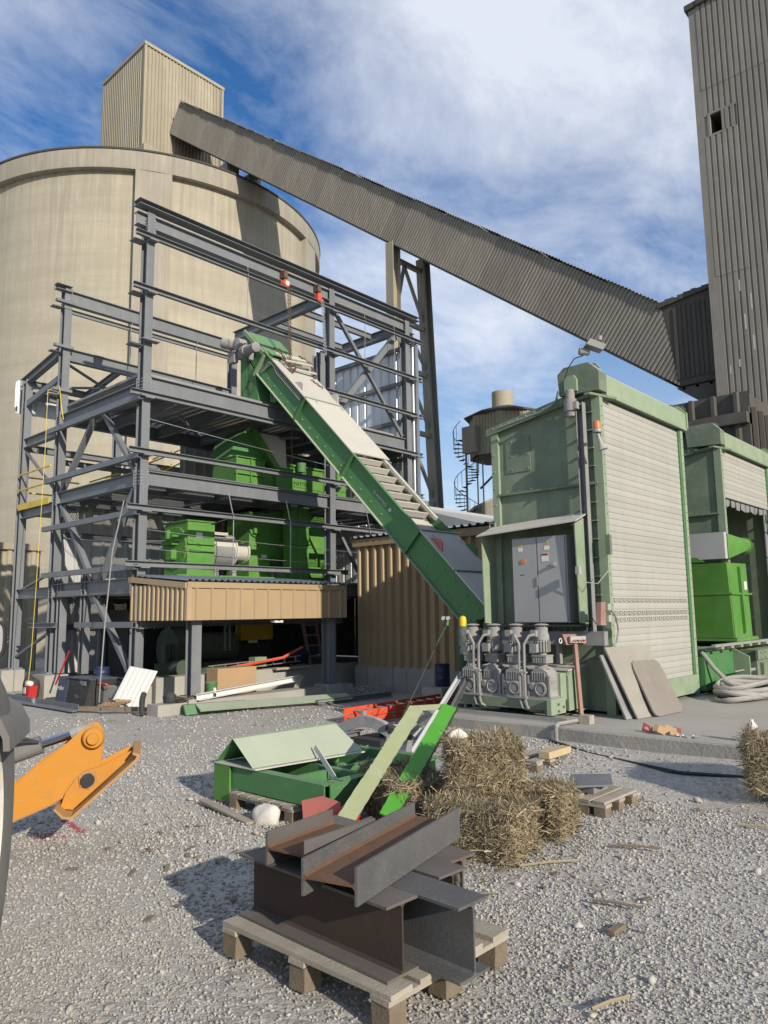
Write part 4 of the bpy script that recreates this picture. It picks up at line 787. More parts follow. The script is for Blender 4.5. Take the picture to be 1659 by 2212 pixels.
MB().box(9.95, 10.95, 5.95, 7.2, .55, 1.35).build('boot_housing', m_green, t)
# drive of the conveyor head
g = thing('conveyor_head_drive', 'dusty grey gear motor mounted on the conveyor head', 'gear motor', (9.75, 13.1, 7.3))
MB().obox((9.82, 13.15, 7.42), (.13, 0, 0), V((0, .16, .02)), V((0, -.02, .16))).build('gearbox', m_motor, g); MB().lathe((9.62, 13.42, 7.62), (-.3, .35, .1), [(.05, -.1), (.12, -.08), (.12, .16), (.1, .2)], 18).build('motor_body', m_motor, g, smooth=True)
MB().lathe((9.7, 12.95, 7.38), (-.15, -1, -.1), [(.13, -.1), (.13, .05), (.1, .06), (.1, .36), (.105, .36), (.105, .46), (.07, .48)], 18).build('motor_body', m_motor, g, smooth=True)
MB().lathe((9.72, 13.2, 7.58), (-1, 0, 0), [(.14, -.1), (.14, .1), (.09, .12)], 20).build('cover_disc', m_motor, g, smooth=True)
MB().obox((9.66, 13.35, 7.3), (.06, 0, 0), V((0, .1, 0)), V((0, 0, .12))).build('torque_bracket', m_motor, g)
MB().tube([(9.7, 12.9, 7.2), (9.8, 12.95, 6.9), (9.9, 13.1, 6.7)]+[(9.93, 13.1+.13*math.cos(a), 6.62+.15*math.sin(a)) for a in np.linspace(0, 11, 30)], .008, 5).build('cable', m_black, g)
# scraper chains lying over the cover
t = thing('scraper_chain_bundle', 'bundle of brown chains with cream scraper bars lying on the upper cover', 'chain', (10.5, 12.4, 6.9))
for j, (yb, h) in enumerate(((12.45, .60), (12.62, .66), (12.78, .64), (12.9, .60))): MB().obox(CP(10.55, yb, h), (.38, -.02, .02), aX*.035, nT*.012).build('scraper_bar', m_cream, t)
def chain_path(pts, r, mat, parent, name='chain', ll=.07):
    m = MB(); pts = [V(p) for p in pts]; k = 0
    for i in range(len(pts)-1):
        d = pts[i+1]-pts[i]; nl = max(1, int(d.length/(ll*.8)))
        for j in range(nl):
            p = pts[i]+d*((j+.5)/nl); u = d.normalized(); o_ = u.orthogonal().normalized(); o_ = o_ if k % 2 else u.cross(o_); k += 1
            loop = [p+u*ll*.5*math.cos(a)+o_*ll*.32*math.sin(a) for a in np.linspace(0, 2*math.pi, 9)]; m.tube(loop, r, 4, False)
    return m.build(name, mat, parent)
chain_path([CP(10.08, 13.0, .60), CP(10.05, 12.75, .75), CP(10.15, 12.55, .62), CP(10.2, 12.35, .58), CP(10.3, 12.42, .72), CP(10.18, 12.5, .6)], .014, m_chain, t, ll=.10)
chain_path([CP(10.85, 12.95, .64), CP(10.95, 12.7, .68), CP(10.9, 12.4, .56), CP(10.98, 12.5, .6)], .014, m_chain, t, ll=.10)
chain_path([CP(10.7, 12.3, .54), CP(10.85, 12.1, .54)], .012, m_chain, t, ll=.08)
# chain hoists
def hoist(x, cat_label, orange, zlow, mat):
    h = thing('chain_hoist', cat_label, 'chain hoist', (x, 12.45, 8.9), 'chain hoists on the top beam')
    MB().box(x-.05, x+.05, 12.40, 12.58, 9.12, 9.30).box(x-.02, x+.02, 12.42, 12.52, 9.0, 9.14).build('trolley', m_chain, h)
    if orange: MB().box(x-.07, x+.05, 12.38, 12.50, 8.86, 9.06).box(x-.02, x+.14, 12.42, 12.46, 8.92, 8.97).build('hoist_body', m_orange, h)
    else: MB().lathe((x, 12.36, 8.98), (0, 1, 0), [(.08, 0), (.10, .03), (.10, .12), (.07, .15)], 18).build('hoist_body', m_orange, h, smooth=True); MB().lathe((x, 12.355, 8.98), (0, -1, 0), [(.055, 0), (.055, .006)], 14).build('badge', m_white, h)
    chain_path([(x-.03, 12.3, 8.85), (x-.04, 12.2, zlow)], .007, mat, h, ll=.055); chain_path([(x+.03, 12.3, 8.85), (x+.02, 12.2, zlow-(.1 if orange else 1.6))], .007, mat, h, ll=.055)
hoist(10.38, 'round orange chain hoist hanging left on the top front beam', False, 6.2, m_chain); hoist(11.40, 'square orange chain hoist hanging right beside the middle column', True, 7.6, m_galv)

# ---------------------------------------------------------------- docking stations
def dock(x0, y0, zdoor, first):
    x1 = x0+2.74; yb = y0+1.68
    t = thing('docking_station', 'pale green docking station with closed grey roller shutter and electrical shelter' if first else 'second pale green docking station with half-open shutter at the right edge', 'docking station', (x0+1.4, y0+.8, .3))
    zt0, zt1 = (4.42, 4.18)
    MB().ext([(x0, y0+.05, .95), (x0, y0+.05, zt0), (x0, yb, zt1), (x0, yb, .95)], (.05, 0, 0)).build('side_wall', m_greend, t)
    MB().ext([(x1, y0+.05, .35), (x1, y0+.05, zt0), (x1, yb, zt1), (x1, yb, .35)], (.05, 0, 0)).build('side_wall', m_greend, t)
    MB().box(x0+.05, x1, yb-.06, yb, .5, 4.15).build('back_wall', m_greend, t)
    MB().ext([(x0-.05, y0+.03, zt0), (x0-.05, y0+.03, zt0+.05), (x0-.05, yb+.06, zt1+.05), (x0-.05, yb+.06, zt1)], (x1-x0+.1, 0, 0)).build('roof', m_greend, t)
    MB().ext([(x0-.07, y0+.4, zt0-.04), (x0-.07, y0+.4, zt0+.07), (x0-.07, yb+.07, zt1+.07), (x0-.07, yb+.07, zt1-.04)], (.02, 0, 0)).build('roof_flange', m_greend, t)
    bolts(t, [(x0-.07, y0+.5+.14*i, zt0+.015-.0227*(i+.6)) for i in range(9)], (-1, 0, 0), .010, .012, m_galv)
    MB().box(x0-.05, x0, yb-.11, yb-.0, 1.0, zt1).build('corner_flange', m_greenl, t); MB().box(x0-.06, x0, y0+.05, yb-.1, 3.24, 3.27).build('seam_flange', m_greend, t)
    bolts(t, [(x0-.05, yb-.05, 1.2+.24*i) for i in range(12)], (-1, 0, 0), .012, .014, m_greenl); bolts(t, [(x0-.03, y0+.25+.2*i, 3.285) for i in range(7)], (0, 0, 1), .01, .012, m_greenl)
    o = MB().box(x0-.012, x0, yb-.62, yb-.22, 3.56, 4.05).build('access_plate', m_greend, t); bolts(o, [(x0-.012, yb-.59+.27*i*.999, z) for i in range(3) if i < 2.5 for z in (3.6, 3.8, 4.01)], (-1, 0, 0), .012, .012, m_greenl)
    for x, s_ in ((x0, 1), (x1, 1)):
        MB().box(x-.03, x+.06, y0-.03, y0+.09, .30, 4.40).build('door_post', m_greenl, t); bolts(t, [(x+.015, y0-.03, .5+.13*i) for i in range(30)], (0, -1, 0), .008, .01, m_greend)
    MB().box(x0+.06, x0+.085, y0-.01, y0+.06, .6, 4.4).build('guide_rail', m_green, t); MB().box(x1-.06, x1-.03, y0-.01, y0+.06, .6, 4.4).build('guide_rail', m_green, t)
    # header with shutter roll
    MB().ext([(x0+.12, y0-.06, 4.44), (x0+.12, y0-.06, 4.70), (x0+.12, y0+.1, 4.83), (x0+.12, y0+.42, 4.83), (x0+.12, y0+.46, 4.5), (x0+.12, y0+.1, 4.44)], (x1-x0+.05, 0, 0)).build('header_box', m_greenl, t)
    for x in (x0-.12, x1+.15):
        MB().ext([(x, y0-.08, 4.46), (x, y0-.08, 4.72), (x, y0+.06, 4.86), (x, y0+.42, 4.86), (x, y0+.52, 4.78), (x, y0+.5, 4.48)], (.22 if x < x0 else .05, 0, 0)).build('end_plate', m_greend if x < x0 else m_greenl, t)
        MB().ext([(x+.21, y0+.0, 4.82), (x+.21, y0+.06, 4.90), (x+.21, y0+.34, 4.90), (x+.21, y0+.40, 4.82)], (.02, 0, 0)).build('lifting_eye_plate', m_greend, t)
    MB().box(x0+.1, x1+.15, y0-.075, y0-.05, 4.42, 4.46).build('header_lip', m_greenl, t)
    MB().ext([(x0-.2, y0+.02, 4.40), (x0+.3, y0-.12, 4.40), (x0+.3, y0+.1, 4.40), (x0-.2, y0+.1, 4.40)], (0, 0, .03)).build('bracket_plate', m_greend, t)
    # shutter slats
    sh = .0845; z = 4.40; sm = None; vents = (1.733, 1.60, 1.477)
    me = bpy.data.meshes.new('slat'); b = MB(); L0 = x1-x0-.15
    prof = [(.003, 0), (-.003, .003), (-.005, .02), (-.006, .045), (-.0045, .07), (-.002, .0828), (.003, .0838), (.010, .0838), (.010, 0)]
    b.ext([(0, y, zz_) for y, zz_ in prof], (L0, 0, 0)); me.from_pydata(b.v, [], b.f); me.materials.append(m_slat)
    while z > zdoor:
        z -= sh; o = link('slat', me, V((x0+.09, y0+.02+rnd.uniform(-.0015, .0015), z)), t)
        if first and any(abs(z+sh/2-v) < sh/2 for v in vents):
            m = MB()
            for i in range(18):
                x = x0+.16+i*(L0-.1)/18; m.box(x, x+.085, y0-.001, y0+.008, z+.018, z+.022).box(x, x+.085, y0-.001, y0+.008, z+.056, z+.06).box(x, x+.004, y0-.001, y0+.008, z+.02, z+.058).box(x+.081, x+.085, y0-.001, y0+.008, z+.02, z+.058)
            q = m.build('vent_slots', m_slat, o)
    return t, x1, yb
t, x1, yb = dock(9.02, 4.4, .66, True)
D1 = t
# lower parts of the first dock
MB().box(9.1, 11.72, 4.36, 4.40, .36, .62).build('door_sill', m_greenl, t); MB().box(9.0, 11.75, 4.46, 5.9, .34, .98).build('pit_wall', m_greend, t)
# cable tray with rungs
MB().beam((8.90, 4.60, 1.2), (8.90, 4.60, 4.33), csec(.10, .09, .006), (0, 1, 0)).build('cable_tray', m_chan, t)
for k in range(12): MB().box(8.94, 9.02, 4.47, 4.56, 1.55+.24*k, 1.562+.24*k).build('tray_rung', m_greend, t)
MB().box(8.72, 8.82, 4.34, 5.84, 1.17, 1.34).build('cable_channel', m_chan, t)
MB().lathe((8.86, 4.72, 4.52), (0, 0, -1), [(.06, 0), (.06, .12), (.085, .13), (.085, .29), (.06, .3), (.06, .36), (.02, .38)], 14).build('shutter_motor', m_motor, t, smooth=True); MB().box(8.80, 8.93, 4.60, 4.68, 4.24, 4.34).build('terminal_box', m_motor, t)
MB().ext([(8.86, 4.62, 4.50), (8.86, 4.62, 4.66), (8.86, 4.66, 4.72), (8.86, 4.76, 4.72), (8.86, 4.80, 4.66), (8.86, 4.80, 4.50)], (.04, 0, 0)).build('motor_cowl', m_greenl, t)
MB().tube([(8.85, 5.9, 4.2), (8.87, 5.2, 4.31), (8.88, 4.95, 4.40), (8.88, 4.9, 4.55)], .018, 7).build('conduit', m_greend, t)
g = thing('flood_light', 'grey flood light on a short pole above the first dock', 'flood light', (8.88, 4.45, 4.5))
MB().beam((8.88, 4.45, 4.45), (8.88, 4.45, 4.96), rsec(.05, .05)).build('pole', m_chan, g); MB().obox((8.92, 4.36, 5.06), V((.075, -.075, -.04)), V((.055, .055, 0)), V((.02, -.015, .04))).build('lamp_head', m_chan, g)
MB().lathe((8.88, 4.48, 5.0), (-.5, .5, .05), [(.05, -.05), (.05, .08)], 12).build('ballast', m_chan, g); MB().lathe((8.95, 4.30, 5.13), (.1, -.1, 1), [(.03, 0), (.03, .05), (.02, .06)], 12).build('photocell', m_grey, g)
MB().tube([(8.86, 4.5, 4.95), (8.84, 4.62, 4.93), (8.84, 4.72, 4.82), (8.85, 4.78, 4.7)], .008, 5).build('cable', m_black, g)
def beacon(x, y, z, lab):
    g = thing('warning_beacon', lab, 'beacon', (x, y, z-.3))
    MB().lathe((x, y, z-.05), (0, 0, 1), [(.06, 0), (.06, .04), (.055, .045)], 16).build('base', m_grey, g, smooth=True); MB().lathe((x, y, z), (0, 0, 1), [(.048, 0), (.05, .06), (.04, .095), (.01, .105)], 16).build('lens', m_lamp, g, smooth=True)
    MB().lathe((x+.01, y, z-.06), (.15, -.2, -1), [(.02, 0), (.025, .12), (.045, .18), (.07, .22), (.055, .215)], 14).build('horn', m_slat, g, smooth=True); MB().beam((x+.03, y, z-.06), (x+.15, y+.08, z-.06), rsec(.03, .03)).build('arm', m_grey, g)
beacon(8.74, 4.3, 3.9, 'orange beacon with horn beside the first dock shutter'); beacon(16.1, 4.2, 3.45, 'orange beacon with horn at the right picture edge')
# shelter and cabinet
g = thing('electrical_shelter', 'green sheet-metal shelter hood around the grey cabinet', 'shelter', (8.8, 5.35, 1.4))
MB().ext([(8.58, 4.58, 2.72), (8.58, 6.12, 2.64), (9.0, 6.12, 2.80), (9.0, 4.58, 2.88)], (0, 0, .015)).build('hood', m_cream, g)
MB().ext([(8.66, 4.62, 1.45), (8.63, 4.62, 2.70), (9.0, 4.62, 2.84), (9.0, 4.62, 1.42)], (0, .015, 0)).build('side_plate', m_greenl, g); MB().ext([(8.66, 6.06, 1.45), (8.63, 6.06, 2.64), (9.0, 6.06, 2.78), (9.0, 6.06, 1.42)], (0, .015, 0)).build('side_plate', m_greenl, g)
MB().box(8.62, 9.0, 4.62, 6.08, 1.40, 1.425).build('floor_plate', m_black, g)
for y in (4.75, 5.95): MB().tube([(8.75, y-.05, 2.76), (8.75, y-.05, 2.83), (8.75, y+.05, 2.83), (8.75, y+.05, 2.76)], .008, 5).build('lift_handle', m_grey, g)
MB().box(8.55, 8.62, 4.55, 4.6, 2.05, 2.15).build('switch_box', m_slat, g); MB().tube([(8.6, 4.55, 2.05), (8.62, 4.5, 1.95), (8.7, 4.38, 1.93), (8.85, 4.3, 2.1)], .006, 5).build('cable', m_slat, g)
g = thing('control_cabinet', 'grey two-door electrical cabinet with warning triangles inside the shelter', 'cabinet', (8.85, 5.2, 1.43))
MB().box(8.72, 8.98, 4.80, 5.62, 1.45, 2.58).build('body', m_cab, g)
for ya, yc in ((4.82, 5.22), (5.24, 5.61)):
    o = MB().box(8.70, 8.72, ya, yc, 1.46, 2.57).build('door', m_cab, g)
    c = V((8.698, (ya+yc)/2+.06, 2.47)); MB().ext([c+V((0, -.032, 0)), c+V((0, .032, 0)), c+V((0, 0, .058))], (-.002, 0, 0)).build('warning_triangle', m_sign, o); MB().ext([c+V((-.0025, -.007, .008)), c+V((-.0025, .006, .012)), c+V((-.0025, -.001, .042))], (-.001, 0, 0)).build('triangle_symbol', m_ink, o)
    MB().box(8.697, 8.70, c.y-.035, c.y+.035, 2.40, 2.455).build('label_plate', m_label, o)
o = MB().box(8.697, 8.70, 5.06, 5.16, 2.25, 2.36).build('label_plate', m_label, g); MB().box(8.6955, 8.697, 5.062, 5.158, 2.325, 2.356).build('label_band', m_orange, g); text('WARNING', .019, (8.6953, 5.152, 2.333), (0, -1, 0), (0, 0, 1), m_ink, g, lift=.0005)
MB().lathe((8.70, 4.98, 2.2), (-1, 0, 0), [(.035, 0), (.035, .02), (.022, .022), (.022, .05)], 14).build('rotary_knob', m_grey, g); MB().lathe((8.70, 5.44, 2.27), (-1, 0, 0), [(.035, 0), (.035, .012)], 14).build('key_switch', m_lamp, g); MB().box(8.685, 8.70, 5.225, 5.245, 1.93, 2.05).build('latch', m_grey, g); text('CONTROL', .016, (8.6985, 5.5, 2.08), (0, -1, 0), (0, 0, 1), m_ink, g, lift=.001)
m = MB()
for k in range(14): y = 4.85+.055*k; m.tube([(8.85, y, 1.42), (8.8, y+.05*math.sin(k), 1.33), (8.82, y+.09*math.cos(k*2), 1.24), (8.9, y, 1.2)], .009, 5)
o = m.build('cable_bundle', m_chan, D1); o['kind'] = 'stuff'
MB().ext([(8.56, 4.3, 1.42), (8.60, 4.3, 1.70), (8.72, 4.3, 1.70), (8.72, 4.3, 1.42)], (0, .06, 0)).build('switch_box', m_redd, D1); MB().box(8.7, 8.78, 4.26, 4.32, 1.6, 1.68).build('push_button', m_slat, D1); MB().box(8.7, 8.78, 4.26, 4.32, 1.46, 1.54).build('push_button', m_slat, D1)
MB().tube([(8.78, 4.27, 1.62), (8.93, 4.27, 1.5), (8.97, 4.27, 1.35), (8.9, 4.27, 1.2), (8.8, 4.27, 1.18)], .012, 6).build('cable', m_chan, D1); MB().box(8.88, 8.94, 4.28, 4.34, 2.3, 2.55).build('junction_bracket', m_greend, D1)

# second dock
t, x2, yb2 = dock(13.57, 4.4, 3.62, False)
o = MB()
for i in range(9):
    x = 13.66+.27*i; MB().ext([(x, 4.46, 3.64), (x+.255, 4.46, 3.64), (x+.25, 4.46+rnd.uniform(0, .03), 3.42+rnd.uniform(-.03, .03)), (x+.01, 4.46, 3.42+rnd.uniform(-.03, .03))], (0, .012, 0)).build('rubber_flap', m_chan, t)
for k in range(5): MB().box(16.05, 16.22, 4.44, 4.46, 1.1+.5*k, 1.58+.5*k).build('rubber_flap', m_chan, t)
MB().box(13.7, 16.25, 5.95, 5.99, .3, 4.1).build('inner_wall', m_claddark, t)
for i in range(3):
    for j in range(4): MB().box(13.8+.8*i, 14.55+.8*i, 5.93, 5.95, .5+.75*j, 1.2+.75*j).build('wall_plate', m_cladgrey, t)

# receiving trough, dust hopper and duct between the docks
t = thing('dark_green_trough', 'dark green receiving trough with tensioner right of the first dock', 'trough', (13.5, 4.6, .3))
MB().box(11.9, 13.2, 4.3, 5.8, .36, .98).build('side_wall', m_green, t); MB().box(13.2, 16, 4.45, 5.8, .36, .98).build('side_wall', m_green, t)
MB().box(11.9, 16, 4.24, 4.46, .96, 1.0).build('top_rail', m_greend, t); MB().box(11.85, 16, 4.10, 4.16, 1.02, 1.06).build('handle_bar', m_motor, t)
for k in range(8): MB().box(12.1+.45*k, 12.22+.45*k, 4.1, 4.25, .98, 1.04).build('bracket', m_greenl, t)
MB().ext([(13.2, 4.3, .34), (13.2, 4.05, .42), (13.2, 4.05, .82), (13.2, 4.3, .95)], (.04, 0, 0)).build('tension_bracket', m_greenl, t); MB().box(13.75, 15.2, 4.1, 4.45, .36, .9).build('gear_housing', m_greend, t); MB().box(13.7, 15.2, 4.06, 4.10, .74, .9).build('gear_flange', m_greend, t); bolts(t, [(13.85+.25*i, 4.06, z) for i in range(5) for z in (.78, .86)], (0, -1, 0), .018, .02, m_greenl)
MB().tube([(12.75, 4.15, .60), (13.3, 4.15, .60)], .014, 8).tube([(13.25, 4.15, .60), (13.55, 4.15, .58)], .035, 10).tube([(13.5, 4.15, .58), (13.8, 4.15, .58)], .025, 10).build('tension_rod', m_motor, t); MB().ext([(13.9, 4.04, .5), (14.1, 4.04, .5), (14.1, 4.04, .68), (13.9, 4.04, .68)], (0, .06, 0)).build('bearing_block', m_greend, t)
MB().box(11.95, 16, 4.5, 5.7, .3, .37).build('base_skid', m_greend, t)
t = thing('bright_green_dust_hopper', 'shiny bright green box hopper with duct between the two docks', 'hopper', (13.2, 4.6, 1.02))
MB().ext([(12.96, 4.2, 2.35), (13.88, 4.2, 2.37), (13.96, 4.2, 1.10), (13.05, 4.2, 1.12)][::-1], (0, 1.1, 0)).build('body', m_bright, t)
MB().ext([(12.9, 4.2, 2.35), (13.02, 4.2, 1.12), (13.02, 5.3, 1.12), (12.9, 5.3, 2.35)], (.06, 0, 0)).build('side_face', m_bright, t)
MB().box(12.94, 14.05, 4.13, 5.4, 1.07, 1.11).build('bottom_flange', m_bright, t); MB().box(12.94, 13.98, 4.16, 5.35, 1.83, 1.86).build('mid_flange', m_bright, t); MB().ext([(13.40, 4.2, 2.3), (13.50, 4.2, 2.3), (13.58, 4.2, 1.2), (13.48, 4.2, 1.2)], (0, -.05, 0)).build('stiffener', m_bright, t)
bolts(t, [(13.0+.1*i, 4.14, 1.11) for i in range(11)], (0, 0, 1), .012, .02, m_greenl); MB().box(13.70, 13.83, 4.192, 4.199, 1.92, 2.06).build('label_plate', m_label, t)
MB().ext([(12.75, 4.5, 2.37), (12.75, 4.62, 2.45), (12.75, 4.74, 2.45), (12.75, 4.86, 2.37)], (.03, 0, 0)).lathe((12.90, 4.68, 2.40), (1, 0, 0), [(.02, 0), (.02, .002)], 10).build('lifting_eye', m_bright, t)
MB().ext([(12.88, 4.2, 2.42), (12.88, 4.2, 2.86), (12.88, 5.3, 2.86), (12.88, 5.3, 2.42)], (.12, 0, 0)).build('duct_box', m_greysheet, t)
m = MB(); c0, c1 = V((13.0, 4.6, 2.63)), V((13.75, 4.0, 2.67)); sq = []; 
for k in range(16):
    a = 2*math.pi*k/16; dx, dz = math.cos(a), math.sin(a); s_ = 1/max(abs(dx), abs(dz)); sq.append(V((13.0, 4.55+dx*s_*.36, 2.63+dz*s_*.21)))
rd = [V((13.72, 4.2+.13*math.cos(2*math.pi*k/16), 2.68+.13*math.sin(2*math.pi*k/16))) for k in range(16)]
m.add(sq+rd, [(k, (k+1) % 16, (k+1) % 16+16, k+16) for k in range(16)]).build('duct_transition', m_bright, t, smooth=True)
MB().lathe((13.72, 4.2, 2.68), (1, 0, 0), [(.13, 0), (.13, .12), (.15, .12), (.15, .14), (.125, .14), (.125, .02)], 24).build('duct_spigot', m_bright, t, smooth=True)
# ---------------------------------------------------------------- pallets
def rough_board(m, x0, x1, y0, y1, z0, z1):
    j = lambda: rnd.uniform(-.004, .004); vs = []
    for z in (z0, z1):
        for x, y in ((x0, y0), (x1, y0), (x1, y1), (x0, y1)): vs.append((x+j(), y+j(), z+j()*.5))
    m.add(vs, [(0, 3, 2, 1), (4, 5, 6, 7), (0, 1, 5, 4), (1, 2, 6, 5), (2, 3, 7, 6), (3, 0, 4, 7)]); return m
def pallet(label, x0, x1, y0, y1, tops, along='y', h=.145, name='wooden_pallet', group=None):
    t = thing(name, label, 'pallet', ((x0+x1)/2, (y0+y1)/2, 0), group)
    zb, zc = h-.045, h-.022
    for a, b in tops:
        if along == 'y': rough_board(MB(), a, b, y0-rnd.uniform(0, .01), y1+rnd.uniform(0, .01), zc, h).build('deck_board', m_wood, t)
        else: rough_board(MB(), x0-rnd.uniform(0, .01), x1+rnd.uniform(0, .01), a, b, zc, h).build('deck_board', m_wood, t)
    for f in (0, .5, 1):
        if along == 'y': c = y0+.05+f*(y1-y0-.10); rough_board(MB(), x0, x1, c-.05, c+.05, zb, zc-.001).build('stringer_board', m_wood, t)
        else: c = x0+.05+f*(x1-x0-.10); rough_board(MB(), c-.05, c+.05, y0, y1, zb, zc-.001).build('stringer_board', m_wood, t)
        for g in (0, .5, 1):
            cx, cy = (x0+.055+g*(x1-x0-.11), c) if along == 'y' else (c, y0+.055+g*(y1-y0-.11))
            rough_board(MB(), cx-.05, cx+.05, cy-.048, cy+.048, 0, zb-.001).build('block', m_woodb, t)
    return t
pallet('grey wooden pallet carrying the pile of rusty steel beams', 2.28, 3.10, 2.10, 3.18, ((2.285, 2.41), (2.46, 2.55), (2.64, 2.74), (2.82, 2.90), (2.97, 3.095)))
pallet('worn wooden pallet under the green steel frame', 3.95, 4.75, 4.62, 5.44, [(4.63+.135*i, 4.74+.135*i) for i in range(6)], 'x', .13)
pallet('small wooden pallet holding a bluish steel plate, right of the bales', 5.62, 6.2, 2.86, 3.25, [(2.87, 2.97), (3.0, 3.1), (3.14, 3.24)], 'x', .12)
pallet('wooden pallet with pale timber half hidden behind the straw bales', 6.75, 7.35, 4.15, 4.75, [(4.16, 4.27), (4.36, 4.47), (4.6, 4.72)], 'x', .11)
rough_board(MB(), 6.9, 7.35, 4.10, 4.22, .115, .18).build('timber_baulk', m_timber).__setitem__('label', 'pale sawn timber lying on the pallet behind the bales'); bpy.data.objects['timber_baulk']['category'] = 'timber'
# ---------------------------------------------------------------- steel beams on the pallet
def ibeam(label, p, q, d, b, up, m1, m2=None, tf=.012, tw=.009):
    t = thing('steel_offcut', label, 'steel beam', ((p[0]+q[0])/2, (p[1]+q[1])/2, min(p[2], q[2])-.1), 'steel beam offcuts on the pallet')
    p, q = V(p), V(q); h = d/2
    k = 7; dd = (q-p).normalized(); u = (V(up)-dd*V(up).dot(dd)).normalized(); r = dd.cross(u)
    for s_ in (-1, 1):
        cs_ = [(-b/2, s_*h-(tf if s_ > 0 else 0)), (b/2, s_*h-(tf if s_ > 0 else 0)), (b/2, s_*h+(0 if s_ > 0 else tf)), (-b/2, s_*h+(0 if s_ > 0 else tf))]
        MB().beam(p, q, cs_, up).build('flange', m1, t)
    MB().beam(p, q, [(-tw/2, -h+tf), (tw/2, -h+tf), (tw/2, h-tf), (-tw/2, h-tf)], up).build('web', m2 or m1, t)
    for sx in (-1, 1):
        for sz in (-1, 1): MB().beam(p, q, [(sx*tw/2, sz*(h-tf)), (sx*(tw/2+.012), sz*(h-tf)), (sx*tw/2, sz*(h-tf-.012))], up).build('fillet', m2 or m1, t)
    return t
zc = .147+.144
ibeam('rusty brown beam standing nearest on the pallet edge, web streaked orange', (2.43, 2.155, zc), (2.465, 3.17, zc), .288, .185, (0, 0, 1), m_rust, m_rust2)
ibeam('dark speckled beam jutting furthest off the front of the pallet', (2.61, 1.93, zc), (2.655, 2.96, zc), .288, .19, (0, 0, 1), m_scale, m_scale)
ibeam('dark beam with a torn flame-cut top flange, third from the front edge', (2.84, 2.21, zc), (2.885, 3.22, zc), .288, .19, (0, 0, 1), m_rust, m_rust2)
ibeam('dark beam standing at the back edge of the pallet', (3.035, 2.30, zc), (3.08, 3.33, zc), .288, .19, (0, 0, 1), m_rust, m_rust)
ibeam('short rusty beam lying on its side on the left end of the pile', (2.36, 2.80, .513), (2.84, 2.86, .513), .27, .148, V((-.12, .99, 0)), m_rust, m_rust3)
ibeam('long rusty beam lying on its side across the top of the pile', (2.225, 2.375, .513), (3.24, 2.625, .513), .272, .150, V((-.24, .97, 0)), m_scale, m_rust3)
o = MB().ext([(2.33, 2.645, .44), (2.85, 2.70, .44), (2.85, 2.70, .585), (2.33, 2.645, .60)], (.002, .01, 0)).build('steel_plate', m_rust); tag(o, 'scratched dark steel plate wedged upright between the two lying beams', 'steel plate')
m = MB(); 
for k in range(5): m.tube([(2.87, 2.21+.004*k, .42-.03*k), (2.875, 2.205, .385-.03*k)], [.012-.002*k, .009-.0015*k], 6)
o = m.build('slag_drip', m_rust); tag(o, 'drip of hardened slag hanging from the torn flange', 'slag')
# ---------------------------------------------------------------- straw bales
def straw_mesh(name, n, size, rg, bulge=.035, ll=(.035, .14), wd=(.0018, .005)):
    sx, sy, sz = [s/2 for s in size]; face = rg.choice(5, n, p=np.array([sy*sz, sy*sz, sx*sz, sx*sz, sx*sy*1.2])/(2*sy*sz+2*sx*sz+1.2*sx*sy))
    u, v = rg.uniform(-1, 1, n), rg.uniform(-1, 1, n); P_ = np.zeros((n, 3)); Nn = np.zeros((n, 3))
    S = np.array([sx, sy, sz])
    for k, (ax, sg, a, b) in enumerate(((0, -1, 1, 2), (0, 1, 1, 2), (1, -1, 0, 2), (1, 1, 0, 2), (2, 1, 0, 1))):
        i = face == k; P_[i, ax] = sg; P_[i, a] = u[i]; P_[i, b] = v[i]; Nn[i, ax] = sg
    r = np.linalg.norm(np.abs(P_)**6, axis=1)**(1/6) if False else (np.abs(P_)**12).sum(1)**(1/12)
    P_ = P_/r[:, None]; bump = 1+bulge*np.sin(7*P_[:, 0]+3*P_[:, 2])*np.cos(6*P_[:, 1]+2)+bulge*.8*np.sin(11*P_[:, 1]+5*P_[:, 2]+1)+rg.normal(-.02, .035, n)
    P_ = P_*S*bump[:, None]
    d = rg.normal(size=(n, 3)); d -= Nn*(d*Nn).sum(1)[:, None]*rg.uniform(.70, 1.03, n)[:, None]; d[:, 2] *= .5; d /= np.linalg.norm(d, axis=1)[:, None]
    L_ = rg.uniform(*ll, n)*np.where(rg.uniform(0, 1, n) < .12, 1.5, 1); W_ = rg.uniform(*wd, n)*np.where(rg.uniform(0, 1, n) < .14, 2.3, 1)
    side = np.cross(d, Nn+rg.normal(0, .35, (n, 3))); side /= np.linalg.norm(side, axis=1)[:, None]+1e-9
    bend = Nn*rg.normal(-.03, .035, n)[:, None]+side*rg.normal(0, .04, n)[:, None]
    st_ = [-.5, -.17, .17, .5]; vs = []
    for t_ in st_:
        c = P_+d*(L_*t_)[:, None]+bend*(4*t_*t_)
        vs += [c-side*(W_/2)[:, None], c+side*(W_/2)[:, None]]
    vs = np.stack(vs, 1); base = (np.arange(n)*8)[:, None, None]; q = np.array([[0, 1, 3, 2], [2, 3, 5, 4], [4, 5, 7, 6]])[None]; F = (q+base).reshape(-1, 4)
    me = bpy.data.meshes.new(name); me.vertices.add(n*8); me.vertices.foreach_set('co', vs.reshape(-1)); me.loops.add(F.size); me.polygons.add(len(F))
    me.loops.foreach_set('vertex_index', F.reshape(-1).astype(np.int32)); me.polygons.foreach_set('loop_start', np.arange(0, F.size, 4, dtype=np.int32)); me.update(calc_edges=True); me.materials.append(m_straw); return me
